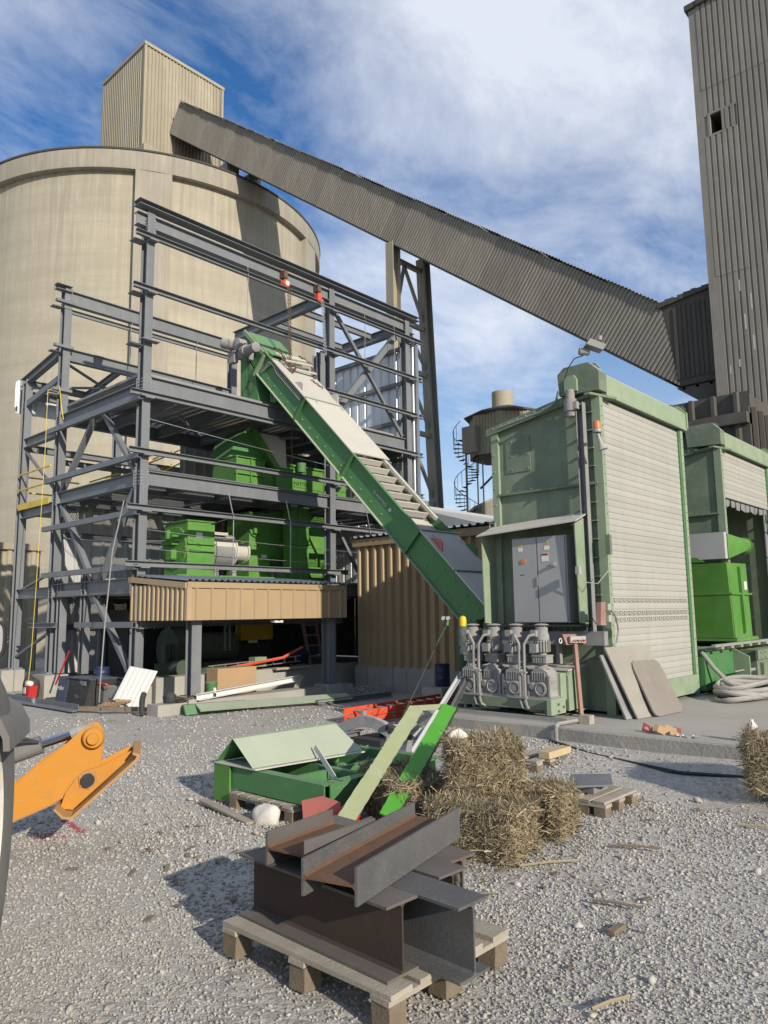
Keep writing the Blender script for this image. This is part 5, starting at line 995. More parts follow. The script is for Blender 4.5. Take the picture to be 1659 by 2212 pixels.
def bale(label, c, size, rz, tilt=0, n=7000, seed=1):
    rg = np.random.default_rng(seed); t = thing('straw_bale', label, 'straw bale', c, 'straw bales in the yard'); t.rotation_euler = (tilt, 0, rz)
    bm = bmesh.new(); bmesh.ops.create_cube(bm, size=2); bmesh.ops.subdivide_edges(bm, edges=bm.edges, cuts=9, use_grid_fill=True)
    S = np.array(size)/2
    for v in bm.verts:
        p = np.array(v.co); p = p/((np.abs(p)**7).sum()**(1/7)); v.co = V(p*S*.86*(1+.05*math.sin(9*p[0]+4*p[2])*math.cos(7*p[1])+rg.normal(0, .012)))+V((0, 0, S[2]))
    me = bpy.data.meshes.new('core'); bm.to_mesh(me); bm.free(); me.materials.append(m_strawcore); o = bpy.data.objects.new('packed_straw', me); COL.objects.link(o); o.parent = t
    me = straw_mesh('loose_straws', n, size, rg); o = bpy.data.objects.new('loose_straws', me); COL.objects.link(o); o.parent = t; o.location = (0, 0, S[2]); o['kind'] = 'stuff'
    for yy_ in (-.45, .45):
        m = MB(); m.tube([(S[0]*1.0*math.copysign(abs(math.cos(a))**.25, math.cos(a)), S[1]*yy_, S[2]+S[2]*1.0*math.copysign(abs(math.sin(a))**.25, math.sin(a))) for a in np.linspace(0, 6.28, 40)], .004, 5, False)
        me = bpy.data.meshes.new('twine'); me.from_pydata(m.v, [], m.f); me.materials.append(m_timber); o = bpy.data.objects.new('twine', me); COL.objects.link(o); o.parent = t
    return t
bale('big straw bale on top of the pile, white sack resting on it', (4.68, 3.34, .34), (.50, .44, .33), -.83, .04, 13500, 2)
bale('straw bale nearest the steel beams at the pile\'s front left', (4.33, 3.12, 0), (.40, .62, .33), .12, 0, 14000, 3)
bale('small straw bale at the right end of the pile', (4.97, 3.14, 0), (.36, .60, .33), .12, 0, 11000, 4)
bale('shaded straw bale behind the leaning green bracket', (4.62, 4.05, 0), (.50, .85, .36), -.5, 0, 9000, 5)
bale('straw bale cut by the right picture edge', (7.02, 1.93, .10), (.42, .60, .44), .35, 0, 9000, 6)
# stray straws on the ground
rg = np.random.default_rng(21); n = 330
px = np.concatenate([rg.normal(4.3, .35, 130), rg.uniform(2.6, 6.6, 90), rg.normal(6.7, .3, 110)]); py = np.concatenate([rg.normal(2.85, .22, 130), rg.uniform(.6, 2.9, 90), rg.normal(1.85, .22, 110)])
m = MB()
for x, y in zip(px, py):
    a = rg.uniform(0, 6.3); l_ = rg.uniform(.03, .09)*(1.7 if rg.uniform() < .1 else 1); z = float(gz(x, y))+.016+rg.uniform(0, .012); d = V((math.cos(a), math.sin(a), rg.normal(0, .08))); s_ = V((-d.y, d.x, 0))*rg.uniform(.0015, .004)
    c = V((x, y, z)); b = len(m.v); m.v += [tuple(c-d*l_-s_), tuple(c-d*l_+s_), tuple(c+V((0, 0, .004))+s_), tuple(c+V((0, 0, .004))-s_), tuple(c+d*l_+s_), tuple(c+d*l_-s_)]; m.f += [(b, b+1, b+2, b+3), (b+3, b+2, b+4, b+5)]
o = m.build('scattered_straw', m_straw, None, recalc=False); o['kind'] = 'stuff'; o['label'] = 'loose straws scattered over the gravel'
for i, (x, y, a, l_, lab) in enumerate(((4.35, 2.62, .1, .20, 'straw stalk lying just in front of the right bale'), (5.0, 2.35, -.4, .16, 'dark stick on the gravel below the small pallet'), (4.0, 2.0, -.6, .13, 'dark stick in the middle of the right-hand gravel'), (6.1, 1.9, -.5, .13, 'straw stalk right of the small pallet'), (3.0, 1.55, .35, .10, 'yellow stalk bottom centre right of the pallet'))):
    d = V((math.cos(a-.7), math.sin(a-.7), 0)); z = float(gz(x, y))+.03
    o = MB().tube([V((x, y, z))-d*l_, V((x, y, z+.006)), V((x, y, z))+d*l_], .008, 6).build('stalk', m_straw if i not in (1, 2) else m_woodb); tag(o, lab, 'stick')
o = rough_board(MB(), 3.64, 3.76, 1.84, 1.875, float(gz(3.7, 1.85))+.01, float(gz(3.7, 1.85))+.03).build('wood_scrap', m_woodb); tag(o, 'small brown wood scrap on the gravel right of the beams', 'wood scrap')
# white sack on the bale, sand bag
def blob(name, c, s, mat, lab, cat, seed, n=3, flat=.5):
    rg = np.random.default_rng(seed); bm = bmesh.new(); bmesh.ops.create_icosphere(bm, subdivisions=n, radius=1); ph = rg.uniform(0, 6, 9)
    for v in bm.verts:
        p = v.co.copy(); k = 1+.26*math.sin(2.3*p.x+ph[0])*math.cos(2*p.y+ph[1])+.13*math.sin(4.3*p.y+ph[2]+3*p.z)+.06*abs(math.sin(6*p.x+ph[3]-4*p.z))+.05*abs(math.sin(7*p.y+ph[4]+3*p.x))
        v.co = V((p.x*s[0]*k, p.y*s[1]*k, max(p.z*k, -flat)*s[2]))
    me = bpy.data.meshes.new(name); bm.to_mesh(me); bm.free(); smooth_mesh(me, 60); me.materials.append(mat); o = link(name, me, V(c)+V((0, 0, s[2]*flat)), None); return tag(o, lab, cat)
blob('white_sack', (4.60, 3.50, .655), (.065, .045, .05), m_bag, 'crumpled white sack on top of the straw bale', 'sack', 3)
blob('sand_bag', (3.83, 4.80, 0), (.085, .12, .10), m_bag, 'burst white sand bag beside the green frame pallet', 'sand bag', 5)
o = stones('spilled_sand', np.array([[3.80+rnd.gauss(0, .05), 4.70+rnd.gauss(0, .05), .02] for _ in range(260)]), np.array([rnd.uniform(.006, .012) for _ in range(260)]), m_stone, 9); o = link('spilled_sand', o, V((0, 0, 0)), None, 'stuff'); o['label'] = 'sand spilling from the burst bag'
o = MB(); rough_board(o, 0, .07, 0, .86, .012, .032); me = o.build('plank', m_wood); tag(me, 'grey weathered plank lying on the gravel left of the sand bag', 'plank'); me.location = (3.79, 5.26, .018); me.rotation_euler = (.02, 0, -.17)
# ---------------------------------------------------------------- green bracket leaning on bales, weathered rails
t = thing('green_cut_bracket', 'bright green flame-cut steel bracket leaning on the straw bales', 'bracket', (4.4, 3.9, .1))
d = V((1.27, .41, .60)); ex = V((-.475, .71, .522)).normalized(); L0, w_ = V((3.86, 3.86, .16)), V((.21, -.20, .01)); nn = d.normalized().cross(ex)
ex2 = (ex*.95-nn*.30).normalized(); nn2 = d.normalized().cross(ex2)
def ragged(o, d, e, wdt, th, n, mat, name, parent, amp=.0035):
    m = MB(); k = 40
    A_ = [o+d*(i/k)+e*(rnd.uniform(-amp, amp)) for i in range(k+1)]; B_ = [o+d*(i/k)+e*(wdt+rnd.uniform(-amp, amp)) for i in range(k+1)]
    for i in range(k): m.add([A_[i], A_[i+1], B_[i+1], B_[i], A_[i]+n*th, A_[i+1]+n*th, B_[i+1]+n*th, B_[i]+n*th], [(0, 1, 2, 3), (7, 6, 5, 4), (0, 4, 5, 1), (3, 2, 6, 7)]+([(0, 3, 7, 4)] if i == 0 else [])+([(1, 5, 6, 2)] if i == k-1 else []))
    return m.build(name, mat, parent)
ragged(L0, d, ex2, .125, .012, nn2, m_olive, 'flange_bar', t); ragged(L0+w_, d, ex2, .125, .012, nn2, m_greenchip, 'flange_bar', t)
ragged(L0+w_-ex2*.014, d, ex2, .012, .016, nn2, m_rust2, 'cut_edge', t, .004)
MB().ext([L0+d, L0+d+ex2*.125, L0+d+w_+ex2*.125, L0+d+w_], d.normalized()*.012).build('end_plate', m_olive, t)
for k, (dx, lab) in enumerate(((0, 'left of two pale weathered rails leaning on the gearmotor frame'), (.16, 'right of two pale weathered rails leaning on the gearmotor frame'))):
    o = MB().beam((6.55+dx*.5, 5.62-dx, .05), (8.16, 6.16-dx*.9, .74), lsec(.05, .05, .008), (0, .3, 1)).build('steel_rail', m_greysheet if k == 0 else m_scale); tag(o, lab, 'rail')
# ---------------------------------------------------------------- green frame with wedge
t = thing('green_steel_frame', 'dark green rectangular steel frame resting on a pallet', 'steel frame', (4.7, 5, .14))
GS_ = isec(.19, .10, .012, .01)
for p, q in (((4.06, 4.33, .23), (4.06, 5.60, .23)), ((5.40, 4.33, .23), (5.40, 5.55, .23)), ((4.12, 4.38, .23), (5.36, 4.38, .23)), ((4.12, 5.52, .23), (5.36, 5.52, .23))):
    MB().beam(p, q, csec(.18, .10, .012)).build('side_beam', m_green, t)
MB().box(4.60, 4.66, 4.42, 5.48, .17, .29).build('cross_bar', m_green, t); MB().box(4.16, 5.3, 4.9, 4.95, .17, .27).build('cross_bar', m_green, t)
MB().box(3.98, 4.00, 5.48, 5.70, .03, .34).build('end_plate', m_bright, t); MB().box(4.06, 4.36, 4.31, 4.325, .14, .32).build('end_plate', m_green, t); MB().box(4.2, 4.215, 4.33, 4.5, .14, .32).build('gusset', m_green, t)
MB().beam((4.55, 4.75, .2), (4.62, 5.1, .44), rsec(.05, .01), (1, 0, 0)).build('loose_flat', m_greysheet, t)
t = thing('green_wedge_hood', 'pale green folded steel ridge hood lying on the green frame', 'steel hood', (4.5, 5.4, .33))
R0, R1 = V((3.96, 5.41, .56)), V((5.06, 5.30, .57)); F0, F1 = V((3.98, 5.16, .345)), V((5.14, 5.03, .345)); B0, B1 = V((3.97, 5.66, .345)), V((5.10, 5.52, .345))
MB().ext([R0, R1, F1, F0], V((0, .006, .008))).build('front_sheet', m_olive if False else m_greenl, t); MB().ext([R0, R1, B1, B0], V((0, -.006, .008))).build('rear_sheet', m_green, t)
MB().ext([F0+V((0, -.04, -.004)), F1+V((0, -.04, -.004)), B1+V((0, .03, -.004)), B0+V((0, .03, -.004))], (0, 0, -.01)).build('base_sheet', m_cream, t)
for (x, y, lab) in ((4.45, 6.35, 'first'), ):
    pass
t = thing('grey_angle_clip', 'grey steel beam with bolt-hole clips lying behind the wedge hood', 'steel beam', (5.6, 6.7, 0))
MB().beam((4.75, 6.55, .12), (6.9, 6.75, .12), csec(.10, .08, .01)).build('channel', m_steel, t)
for x in (4.8, 5.75): MB().box(x, x+.14, 6.50, 6.515, .15, .30).build('clip_plate', m_steel, t)
t = thing('red_bucket', 'crushed red plastic bucket with faded sheet beside the green frame', 'bucket', (4.2, 4.3, 0))
MB().lathe((3.97, 4.08, .11), (.5, -.5, .35), [(.085, -.12), (.105, .10), (.11, .10), (.11, .12), (.095, .12), (.08, -.1)], 20).build('bucket_body', m_red, t, smooth=True)
MB().ext([(3.93, 4.47, .04), (4.00, 4.16, .04), (4.02, 4.16, .22), (3.98, 4.32, .25), (3.93, 4.49, .20)], (.008, .006, 0)).build('faded_sheet', m_pink, t)
# small pallet's plate
t = thing('steel_base_plate', 'flat blue-grey steel base plate on the small pallet', 'steel plate', (5.95, 3.15, .12))
MB().ext([(5.63, 3.17, .185), (5.90, 2.93, .185), (6.25, 3.12, .19), (6.02, 3.38, .19)], (0, 0, .014)).build('plate', m_steel, t); MB().box(5.80, 6.05, 3.05, 3.2, .125, .185).build('channel_stub', m_chan, t)
# ---------------------------------------------------------------- orange ladder, grapple
t = thing('orange_ladder', 'orange fibreglass extension ladder lying on the gravel by the slab', 'ladder', (9, 7.85, 0))
for z in (.03, .135):
    for y, x0_ in ((7.72, 7.9 if z > .1 else 7.6), (8.1, 7.9)):
        o = MB().beam((10.3, y+.1, z+.045), (x0_, y, z+.045), csec(.09, .03, .006)).build('rail', m_orange, t)
    for k in range(9): MB().tube([(8.1+.25*k, 7.695+.011*k, z+.045), (8.1+.25*k, 8.12, z+.045)], .02, 10).build('rung', m_galv, t)
MB().box(7.88, 7.95, 7.68, 7.74, .03, .22).build('shoe', m_grey, t)
o = MB().beam((8.0, 7.35, .04), (9.0, 7.3, .05), rsec(.10, .05)).build('aluminium_strip', m_galv); tag(o, 'pale aluminium strip lying in front of the orange ladder', 'metal strip')
t = thing('grapple_arm', 'curved dark grey grapple arm lying behind the green frame', 'grapple', (7, 6.5, 0))
arc = [(6.75+.02*i, 6.98-.10*i, .13+.16*math.sin(.2+i*.36)) for i in range(8)]
for i in range(7): MB().beam(arc[i], arc[i+1], rsec(.09, .13), (0, 0, 1)).build('arm_segment', m_chan, t)
MB().box(6.7, 7.2, 6.25, 6.75, .0, .10).build('base', m_black, t); MB().tube([(6.9, 6.35, .1), (7.25, 6.15, .22)], .06, 10).build('cylinder', m_chan, t); MB().tube([(7.0, 6.5, .12), (6.8, 6.2, .28), (7.2, 6.1, .05)], .035, 8).build('link_arm', m_black, t); MB().ext([(6.75, 6.2, .02), (7.3, 6.0, .02), (7.3, 6.1, .2), (7.0, 6.3, .26)], (0, .05, 0)).build('claw', m_chan, t)
# ---------------------------------------------------------------- backhoe at the left edge
BH = thing('yellow_backhoe', 'yellow backhoe loader at the left edge with lowered stabiliser leg', 'backhoe', (1.2, 4.2, 0))
ua = V((.864, -.503, 0)); un = V((.503, .864, 0)); O_ = V((2.53, 5.32, 0)); UZ = V((0, 0, 1))
def LP(s, z, dpt=0): return O_+ua*s+UZ*z+un*dpt
def LX(x): return (x-2.53)/.864
arm = [(-.75, .02), (-.36, .238), (-.12, .33), (.03, .42), (.18, .53), (.19, .62), (.19, .79), (.155, .845), (.09, .845), (.03, .80), (-.10, .68), (-.2, .62), (-.28, .545), (-.36, .48), (-.75, .25)]
for dp in (-.09, .10): MB().ext([LP(s, z, dp) for s, z in arm], un*.018).build('stabiliser_plate', m_yellow, BH)
MB().ext([LP(s, z, -.07) for s, z in ((-.75, .04), (-.36, .25), (-.1, .36), (-.1, .40), (-.36, .30), (-.75, .10))], un*.17).build('stabiliser_web', m_yellow, BH)
MB().lathe(LP(.135, .765, -.10), -un, [(.075, 0), (.075, .012), (.062, .03), (.04, .03), (.04, .055), (.036, .06)], 28).build('pivot_boss', m_yellow, BH, smooth=True)
foot = [(-.015, .275), (.05, .275), (.46, .62), (.47, .66), (.445, .672), (.40, .65), (.38, .67), (.05, .52), (-.02, .43), (-.07, .34)]
plate2 = [(-.06, .315), (.02, .30), (.40, .635), (.385, .665), (.19, .575), (.09, .55), (.03, .50), (-.03, .41)]
for dp in (-.125, .13): MB().ext([LP(s, z, dp) for s, z in plate2], un*.016).build('foot_plate', m_yellow, BH)
def shoe(s, z): return LP(s, z, -.29)
MB().ext([shoe(*p) for p in ((-.085, .345), (-.03, .285), (.03, .272), (.44, .625), (.455, .665), (.405, .68), (.40, .668), (.43, .655), (.42, .632), (.025, .292), (-.02, .298), (-.075, .353))], un*.56).build('foot_shoe', m_yellowd, BH)
MB().lathe(LP(.112, .492, -.125), -un, [(.065, 0), (.065, .012), (.048, .012), (.048, .03)], 6).build('foot_pin_washer', m_yellowd, BH); MB().lathe(LP(.112, .492, -.14), -un, [(.045, 0), (.045, .02)], 24).build('foot_pin', m_black, BH)
MB().tube([LP(-.72, .56, .02), LP(-.21, .725, .02)], .062, 18).build('cylinder_sleeve', m_tyre, BH); MB().tube([LP(-.22, .722, .02), LP(.0, .785, .02)], .03, 16).build('cylinder_rod', m_chrome, BH); MB().tube([LP(-.02, .78, .02), LP(.03, .80, .02)], .042, 14).tube([LP(.02, .79, .02), LP(.13, .80, .02)], .05, 12).build('rod_end', m_grey, BH)
for dz in (0, .035): MB().tube([LP(-.75, .70+dz, -.03), LP(-.5, .74+dz, -.06), LP(-.3, .76+dz*.6, -.07), LP(-.22, .75, -.05)], .011, 7).build('hydraulic_hose', m_black, BH, smooth=True)
MB().tube([LP(-.36+.0, .243, -.092), LP(-.12, .335, -.092), LP(.03, .425, -.092), LP(.18, .53, -.092)], .006, 6).build('weld_seam', m_yellowd, BH)
WC = V((1.17, 3.21, .72)); ax = ua
prof = [(.40, -.02), (.44, .0), (.56, .03), (.64, .02), (.68, .0), (.70, -.05), (.70, -.40), (.68, -.44), (.6, -.48), (.4, -.45)]
wh = MB().lathe(WC, ax, prof, 64).build('wheel', m_tyre, BH, smooth=True); MB().lathe(WC, ax, [(.05, .0), (.30, -.06), (.37, -.02), (.405, .015), (.42, .01), (.40, -.04), (.1, -.2)], 48).build('rim', m_bag, wh, smooth=True)
for k in range(28):
    a = 2*math.pi*k/28; r_ = V((0, 0, 1))*math.cos(a)+V((-ax.y, ax.x, 0))*math.sin(a); tg = ax.cross(r_)
    MB().obox(WC+r_*.70-ax*.16, (ax*.13+tg*.05), tg*.022, r_*.022).build('tread_lug', m_tyre, wh)
fp = [(-.5, 1.20), (-.16, 1.245), (-.05, 1.235), (.02, 1.19), (.055, 1.12), (.06, 1.06), (.035, 1.06), (.03, 1.11), (.0, 1.165), (-.06, 1.205), (-.5, 1.17)]
FO = V((1.32, 3.28, 0)); MB().ext([FO+ua*(a_-.085)+UZ*z_ for a_, z_ in fp], un*.55).build('fender', m_tyre, BH, smooth=True)
MB().box(.0, .75, 2.9, 4.6, .55, 1.9).build('body', m_yellow, BH); MB().tube([(1.33, 3.73, 1.18), (1.345, 3.735, 1.44)], .012, 6).build('mirror_arm', m_black, BH)
MB().ext([V((1.37, 3.715, 1.505))+ua*(.045*math.copysign(abs(math.cos(a))**.6, math.cos(a)))+UZ*(.085*math.copysign(abs(math.sin(a))**.6, math.sin(a))) for a in np.linspace(0, 2*math.pi, 20)[:-1]], un*.05).build('mirror_housing', m_black, BH, smooth=True)
MB().ext([V((1.37, 3.715, 1.505))-un*.003+ua*(.035*math.copysign(abs(math.cos(a))**.6, math.cos(a)))+UZ*(.072*math.copysign(abs(math.sin(a))**.6, math.sin(a))) for a in np.linspace(0, 2*math.pi, 20)[:-1]], un*.002).build('mirror_glass', m_cab, BH)
# red marking paint on the gravel
m_redpaint = pm('red_marking_paint', (.42, .07, .09), (.34, .06, .07), 30, .8)
k = 150; q = np.array([[2.87-.05*u_+rnd.gauss(0, .018), 6.15-.45*u_+rnd.gauss(0, .018)] for u_ in np.linspace(0, 1, 90)]+[[2.58+rnd.gauss(0, .05), 5.78+rnd.gauss(0, .09)] for _ in range(60)])
o = link('paint_mark', stones('paint_mark', np.c_[q, gz(q[:, 0], q[:, 1])+.009], np.array([rnd.uniform(.006, .012) for _ in range(k)]), m_redpaint, 77), V((0, 0, 0)), None, 'stuff'); o['label'] = 'red spray-painted stones by the stabiliser foot'

# small litter around the piles
rg = np.random.default_rng(44); m = MB()
for _ in range(150):
    c = [(3.3, 4.3, .7), (4.0, 4.0, .6), (5.3, 3.2, .7), (7.6, 10.2, 1.2), (6.6, 12.0, .6)][rg.integers(0, 5)]; x, y = rg.normal(c[0], c[2]), rg.normal(c[1], c[2]); a = rg.uniform(0, 6.3); l_, w_ = rg.uniform(.01, .05), rg.uniform(.004, .015); z = float(gz(x, y))+.016
    if x > 7.6 and y < 6.7: continue
    m.obox((x, y, z), V((math.cos(a), math.sin(a), rg.normal(0, .15)))*l_, V((-math.sin(a), math.cos(a), 0))*w_, (0, 0, .003))
o = m.build('litter', m_woodb, None, recalc=False); o['kind'] = 'stuff'; o['label'] = 'small wood chips littering the gravel'
# ---------------------------------------------------------------- gear motors and drive frame on the slab
t = thing('drive_base_frame', 'pale green drive frame and feed box on the concrete slab', 'machine base', (8.6, 5.4, .3))
MB().box(8.08, 8.18, 4.74, 6.16, .42, .54).build('front_beam', m_greend, t); MB().box(8.0, 8.34, 4.70, 4.76, .38, .56).build('end_plate', m_greenl, t); MB().box(8.18, 8.5, 4.78, 6.14, .50, .54).build('top_plate', m_greend, t)
for y in (4.85, 6.05): MB().tube([(8.13, y, .31), (8.13, y, .43)], .018, 8).build('levelling_foot', m_motor, t)
MB().box(8.5, 9.3, 4.76, 6.1, .38, .86).build('feed_box', m_greend, t); MB().ext([(8.5, 4.74, .38), (8.5, 4.74, .80), (8.62, 4.74, .90), (9.28, 4.74, .92), (9.30, 4.74, .40)], (0, .02, 0)).build('side_face', m_greenl, t)
MB().ext([(8.49, 4.73, .86), (9.3, 4.73, .93), (9.3, 6.1, .93), (8.49, 6.1, .86)], (0, 0, .015)).build('top_cover', m_cream, t); MB().box(8.36, 8.50, 4.77, 4.80, .52, .84).build('terminal_door', m_greenl, t); MB().box(8.36, 8.5, 4.80, 5.0, .54, .84).build('terminal_case', m_cream, t)
for x, y in ((8.9, 4.86), (8.95, 5.9)): MB().tube([(x, y-.04, .92), (x, y-.04, .98), (x, y+.04, .98), (x, y+.04, .92)], .008, 5).build('lift_handle', m_grey, t)
bolts(t, [(8.16, 4.70, .42), (8.16, 4.70, .50), (8.28, 4.70, .46), (8.75, 4.73, .48), (9.2, 4.73, .6)], (0, -1, 0), .016, .03, m_motor)
MB().tube([(8.6, 4.70, .37), (9.25, 4.70, .39), (9.33, 4.70, .45), (9.33, 4.70, .85)], .012, 6).build('conduit', m_greend, t)
for k, y in enumerate((4.95, 5.32, 5.66, 6.0)):
    for x in (8.7,): MB().box(x-.02, x+.06, y, y+.04, .93, 1.2).build('riser_conduit', m_motor, t)
MB().box(8.0, 8.5, 4.5, 6.2, .301, .315).build('drip_plate', m_slab, t); MB().box(8.0, 8.02, 4.5, 6.2, .315, .36).build('drip_lip', m_motor, t)
def gearmotor(y, lab):
    g = thing('gear_motor', lab, 'gear motor', (8.27, y, .54), 'row of dusty gear motors on the drive frame'); x = 8.27
    hs = [(-.155, .54), (.155, .54), (.150, .60), (.12, .64), (.13, .72), (.11, .86), (.05, .90), (-.06, .90), (-.12, .86), (-.14, .76), (-.125, .64)]
    MB().ext([(x-.11, y+a, z) for a, z in hs], (.22, 0, 0)).build('gearbox', m_motor, g)
    MB().ext([(x-.13, y+a, z) for a, z in ((-.17, .54), (.17, .54), (.17, .57), (-.17, .57))], (.26, 0, 0)).build('mounting_foot', m_motor, g)
    MB().lathe((x-.11, y-.03, .66), (-1, 0, 0), [(.085, 0), (.085, .03), (.065, .035), (.06, .02), (.01, .02)], 22).build('bearing_cover', m_motor, g, smooth=True); MB().lathe((x-.115, y-.03, .66), (-1, 0, 0), [(.045, .018), (.045, .022)], 16).build('shaft_cap', m_chan, g)
    MB().lathe((x-.11, y+.095, .69), (-1, 0, 0), [(.04, 0), (.04, .03), (.028, .03)], 16).build('input_cover', m_motor, g, smooth=True); MB().lathe((x-.112, y+.095, .69), (-1, 0, 0), [(.027, .03), (.027, .033)], 12).build('input_cap', m_chan, g)
    for i in range(6): MB().box(x-.125, x-.108, y-.09+.034*i, y-.082+.034*i, .76, .86).build('casting_rib', m_motor, g)
    for s_ in (-1, 1): MB().box(x-.13, x-.10, y+s_*.145-.012, y+s_*.145+.012, .57, .82).build('casting_ear', m_motor, g)
    MB().lathe((x, y, .90), (0, 0, 1), [(.10, 0), (.10, .02), (.055, .03), (.055, .06), (.075, .065)], 20).build('coupling_flange', m_motor, g, smooth=True)
    MB().box(x-.085, x+.085, y-.095, y+.095, .965, 1.055).build('variator_box', m_motor, g); MB().box(x-.095, x+.09, y-.10, y+.10, 1.045, 1.065).build('variator_lid', m_motor, g)
    for i in range(5): MB().box(x-.092, x-.084, y-.07+.035*i, y-.063+.035*i, .97, 1.03).build('variator_rib', m_motor, g)
    MB().lathe((x, y, 1.065), (0, 0, 1), [(.05, 0), (.05, .03), (.085, .035), (.085, .18), (.088, .18)], 22).build('motor_body', m_motor, g, smooth=True)
    for i in range(18):
        a = 2*math.pi*i/18; dd = V((math.cos(a), math.sin(a), 0)); MB().obox(V((x, y, 1.17))+dd*.092, dd*.010, V((-dd.y, dd.x, 0))*.003, V((0, 0, .065))).build('cooling_fin', m_motor, g)
    MB().lathe((x, y, 1.245), (0, 0, 1), [(.092, 0), (.092, .05), (.075, .10), (.078, .15), (.05, .165)], 20).build('fan_cover', m_motor, g, smooth=True); MB().lathe((x, y, 1.425), (0, 0, 1), [(.09, 0), (.095, .008), (.06, .02), (.01, .024)], 20).build('rain_hat', m_motor, g, smooth=True)
    for i in range(3): MB().tube([(x+.06*math.cos(i*2.1), y+.06*math.sin(i*2.1), 1.40), (x+.075*math.cos(i*2.1), y+.075*math.sin(i*2.1), 1.43)], .006, 5).build('hat_stay', m_motor, g)
    MB().box(x-.15, x-.07, y-.005, y+.085, 1.10, 1.20).build('terminal_box', m_motor, g); MB().box(x-.155, x-.148, y-.01, y+.09, 1.095, 1.205).build('terminal_lid', m_motor, g); MB().box(x-.14, x-.06, y+.0, y+.08, 1.29, 1.37).build('brake_box', m_motor, g)
    return g
for y, lab in ((6.0, 'dusty grey gear motor furthest left in the row of four'), (5.66, 'dusty grey gear motor second from left in the row'), (5.32, 'dusty grey gear motor third from left in the row'), (4.95, 'dusty grey gear motor furthest right beside the red post')): gearmotor(y, lab)
for k, (y, a, lab) in enumerate(((5.84, 5.76, 'pair of dusty conduits between the left two gear motors'), (5.15, 5.08, 'pair of dusty conduits between the right two gear motors'))):
    g = thing('conduit_pair', lab, 'conduit', (8.05, y, .4))
    for yy_, to in ((y, y+.14), (a, a-.12)): MB().tube([(8.15, to, 1.32), (8.08, to*.5+yy_*.5, 1.30), (8.06, yy_, 1.2), (8.05, yy_, .95), (8.05, yy_, .52), (8.06, yy_-.02, .44), (8.12, yy_-.09, .40), (8.2, yy_-.2, .39)], .017, 8).build('conduit', m_motor, g, smooth=True)
    for z in (.55, .85): MB().box(8.02, 8.07, a-.03, y+.03, z, z+.02).build('clamp', m_motor, g)
# red post with button box
t = thing('button_post', 'dusty red post with grey push-button box beside the gear motors', 'control post', (8.68, 4.68, .3))
MB().beam((8.64, 4.66, .3), (8.60, 4.68, 1.20), rsec(.045, .045)).build('post', m_redd, t); MB().ext([(8.50, 4.74, 1.18), (8.48, 4.78, 1.31), (8.74, 4.60, 1.31), (8.72, 4.60, 1.19)], (.05, .06, 0)).build('hood', m_redd, t); MB().obox((8.61, 4.655, 1.245), V((.085, -.06, 0)), V((.02, .03, 0)), V((0, 0, .04))).build('button_box', m_slat, t)
for i in range(5): c = V((8.54, 4.665, 1.245))+V((.085, -.06, 0))*(i*.36); MB().lathe(c+V((-.014, -.022, -.01)), (-.5, -.75, 0), [(.011, 0), (.011, .012)], 10).build('button', m_ink if i % 2 else m_red, t)
MB().tube([(8.50+.03*math.cos(a)-.04, 4.80, 1.23+.03*math.sin(a)) for a in np.linspace(0, 6.3, 14)], .007, 5).build('cable_loop', m_white, t)
# gas cylinders behind the motors
for k, (x, y, capm, lab, zt) in enumerate(((8.62, 6.42, m_sign, 'gas cylinder with yellow cap behind the left gear motor', 1.50), (8.82, 6.28, m_black, 'gas cylinder with black cap, middle of the three', 1.46), (9.02, 6.10, m_black, 'gas cylinder with black cap nearest the dock', 1.50))):
    t = thing('gas_cylinder', lab, 'gas cylinder', (x, y, .3)); MB().lathe((x, y, .3), (0, 0, 1), [(.09, 0), (.10, .02), (.10, zt-.52), (.085, zt-.44), (.04, zt-.38), (.035, zt-.34)], 24).build('body', m_darkgreen, t, smooth=True)
    MB().lathe((x, y, zt-.10), (0, 0, 1), [(.05, 0), (.052, .08), (.045, .13), (.02, .15)], 18).build('valve_cap', capm, t, smooth=True)
t = thing('gas_regulator', 'gas regulator with two round gauges beside the yellow capped cylinder', 'regulator', (8.45, 6.55, 1.3))
for y in (6.52, 6.60): MB().lathe((8.42, y, 1.52), (-1, 0, 0), [(.032, 0), (.032, .02), (.028, .022)], 18).build('gauge', m_grey, t); MB().lathe((8.419, y, 1.52), (-1, 0, 0), [(.026, .02), (.026, .024)], 16).build('gauge_face', m_white, t)
MB().tube([(8.45, 6.56, 1.50), (8.44, 6.56, 1.42)], .02, 10).build('regulator_body', m_green, t); MB().tube([(8.44, 6.57, 1.42), (8.3, 6.62, 1.2), (8.15, 6.75, .8), (7.9, 6.95, .2), (7.7, 6.9, .05)], .008, 6).build('gas_hose', m_darkgreen, t)
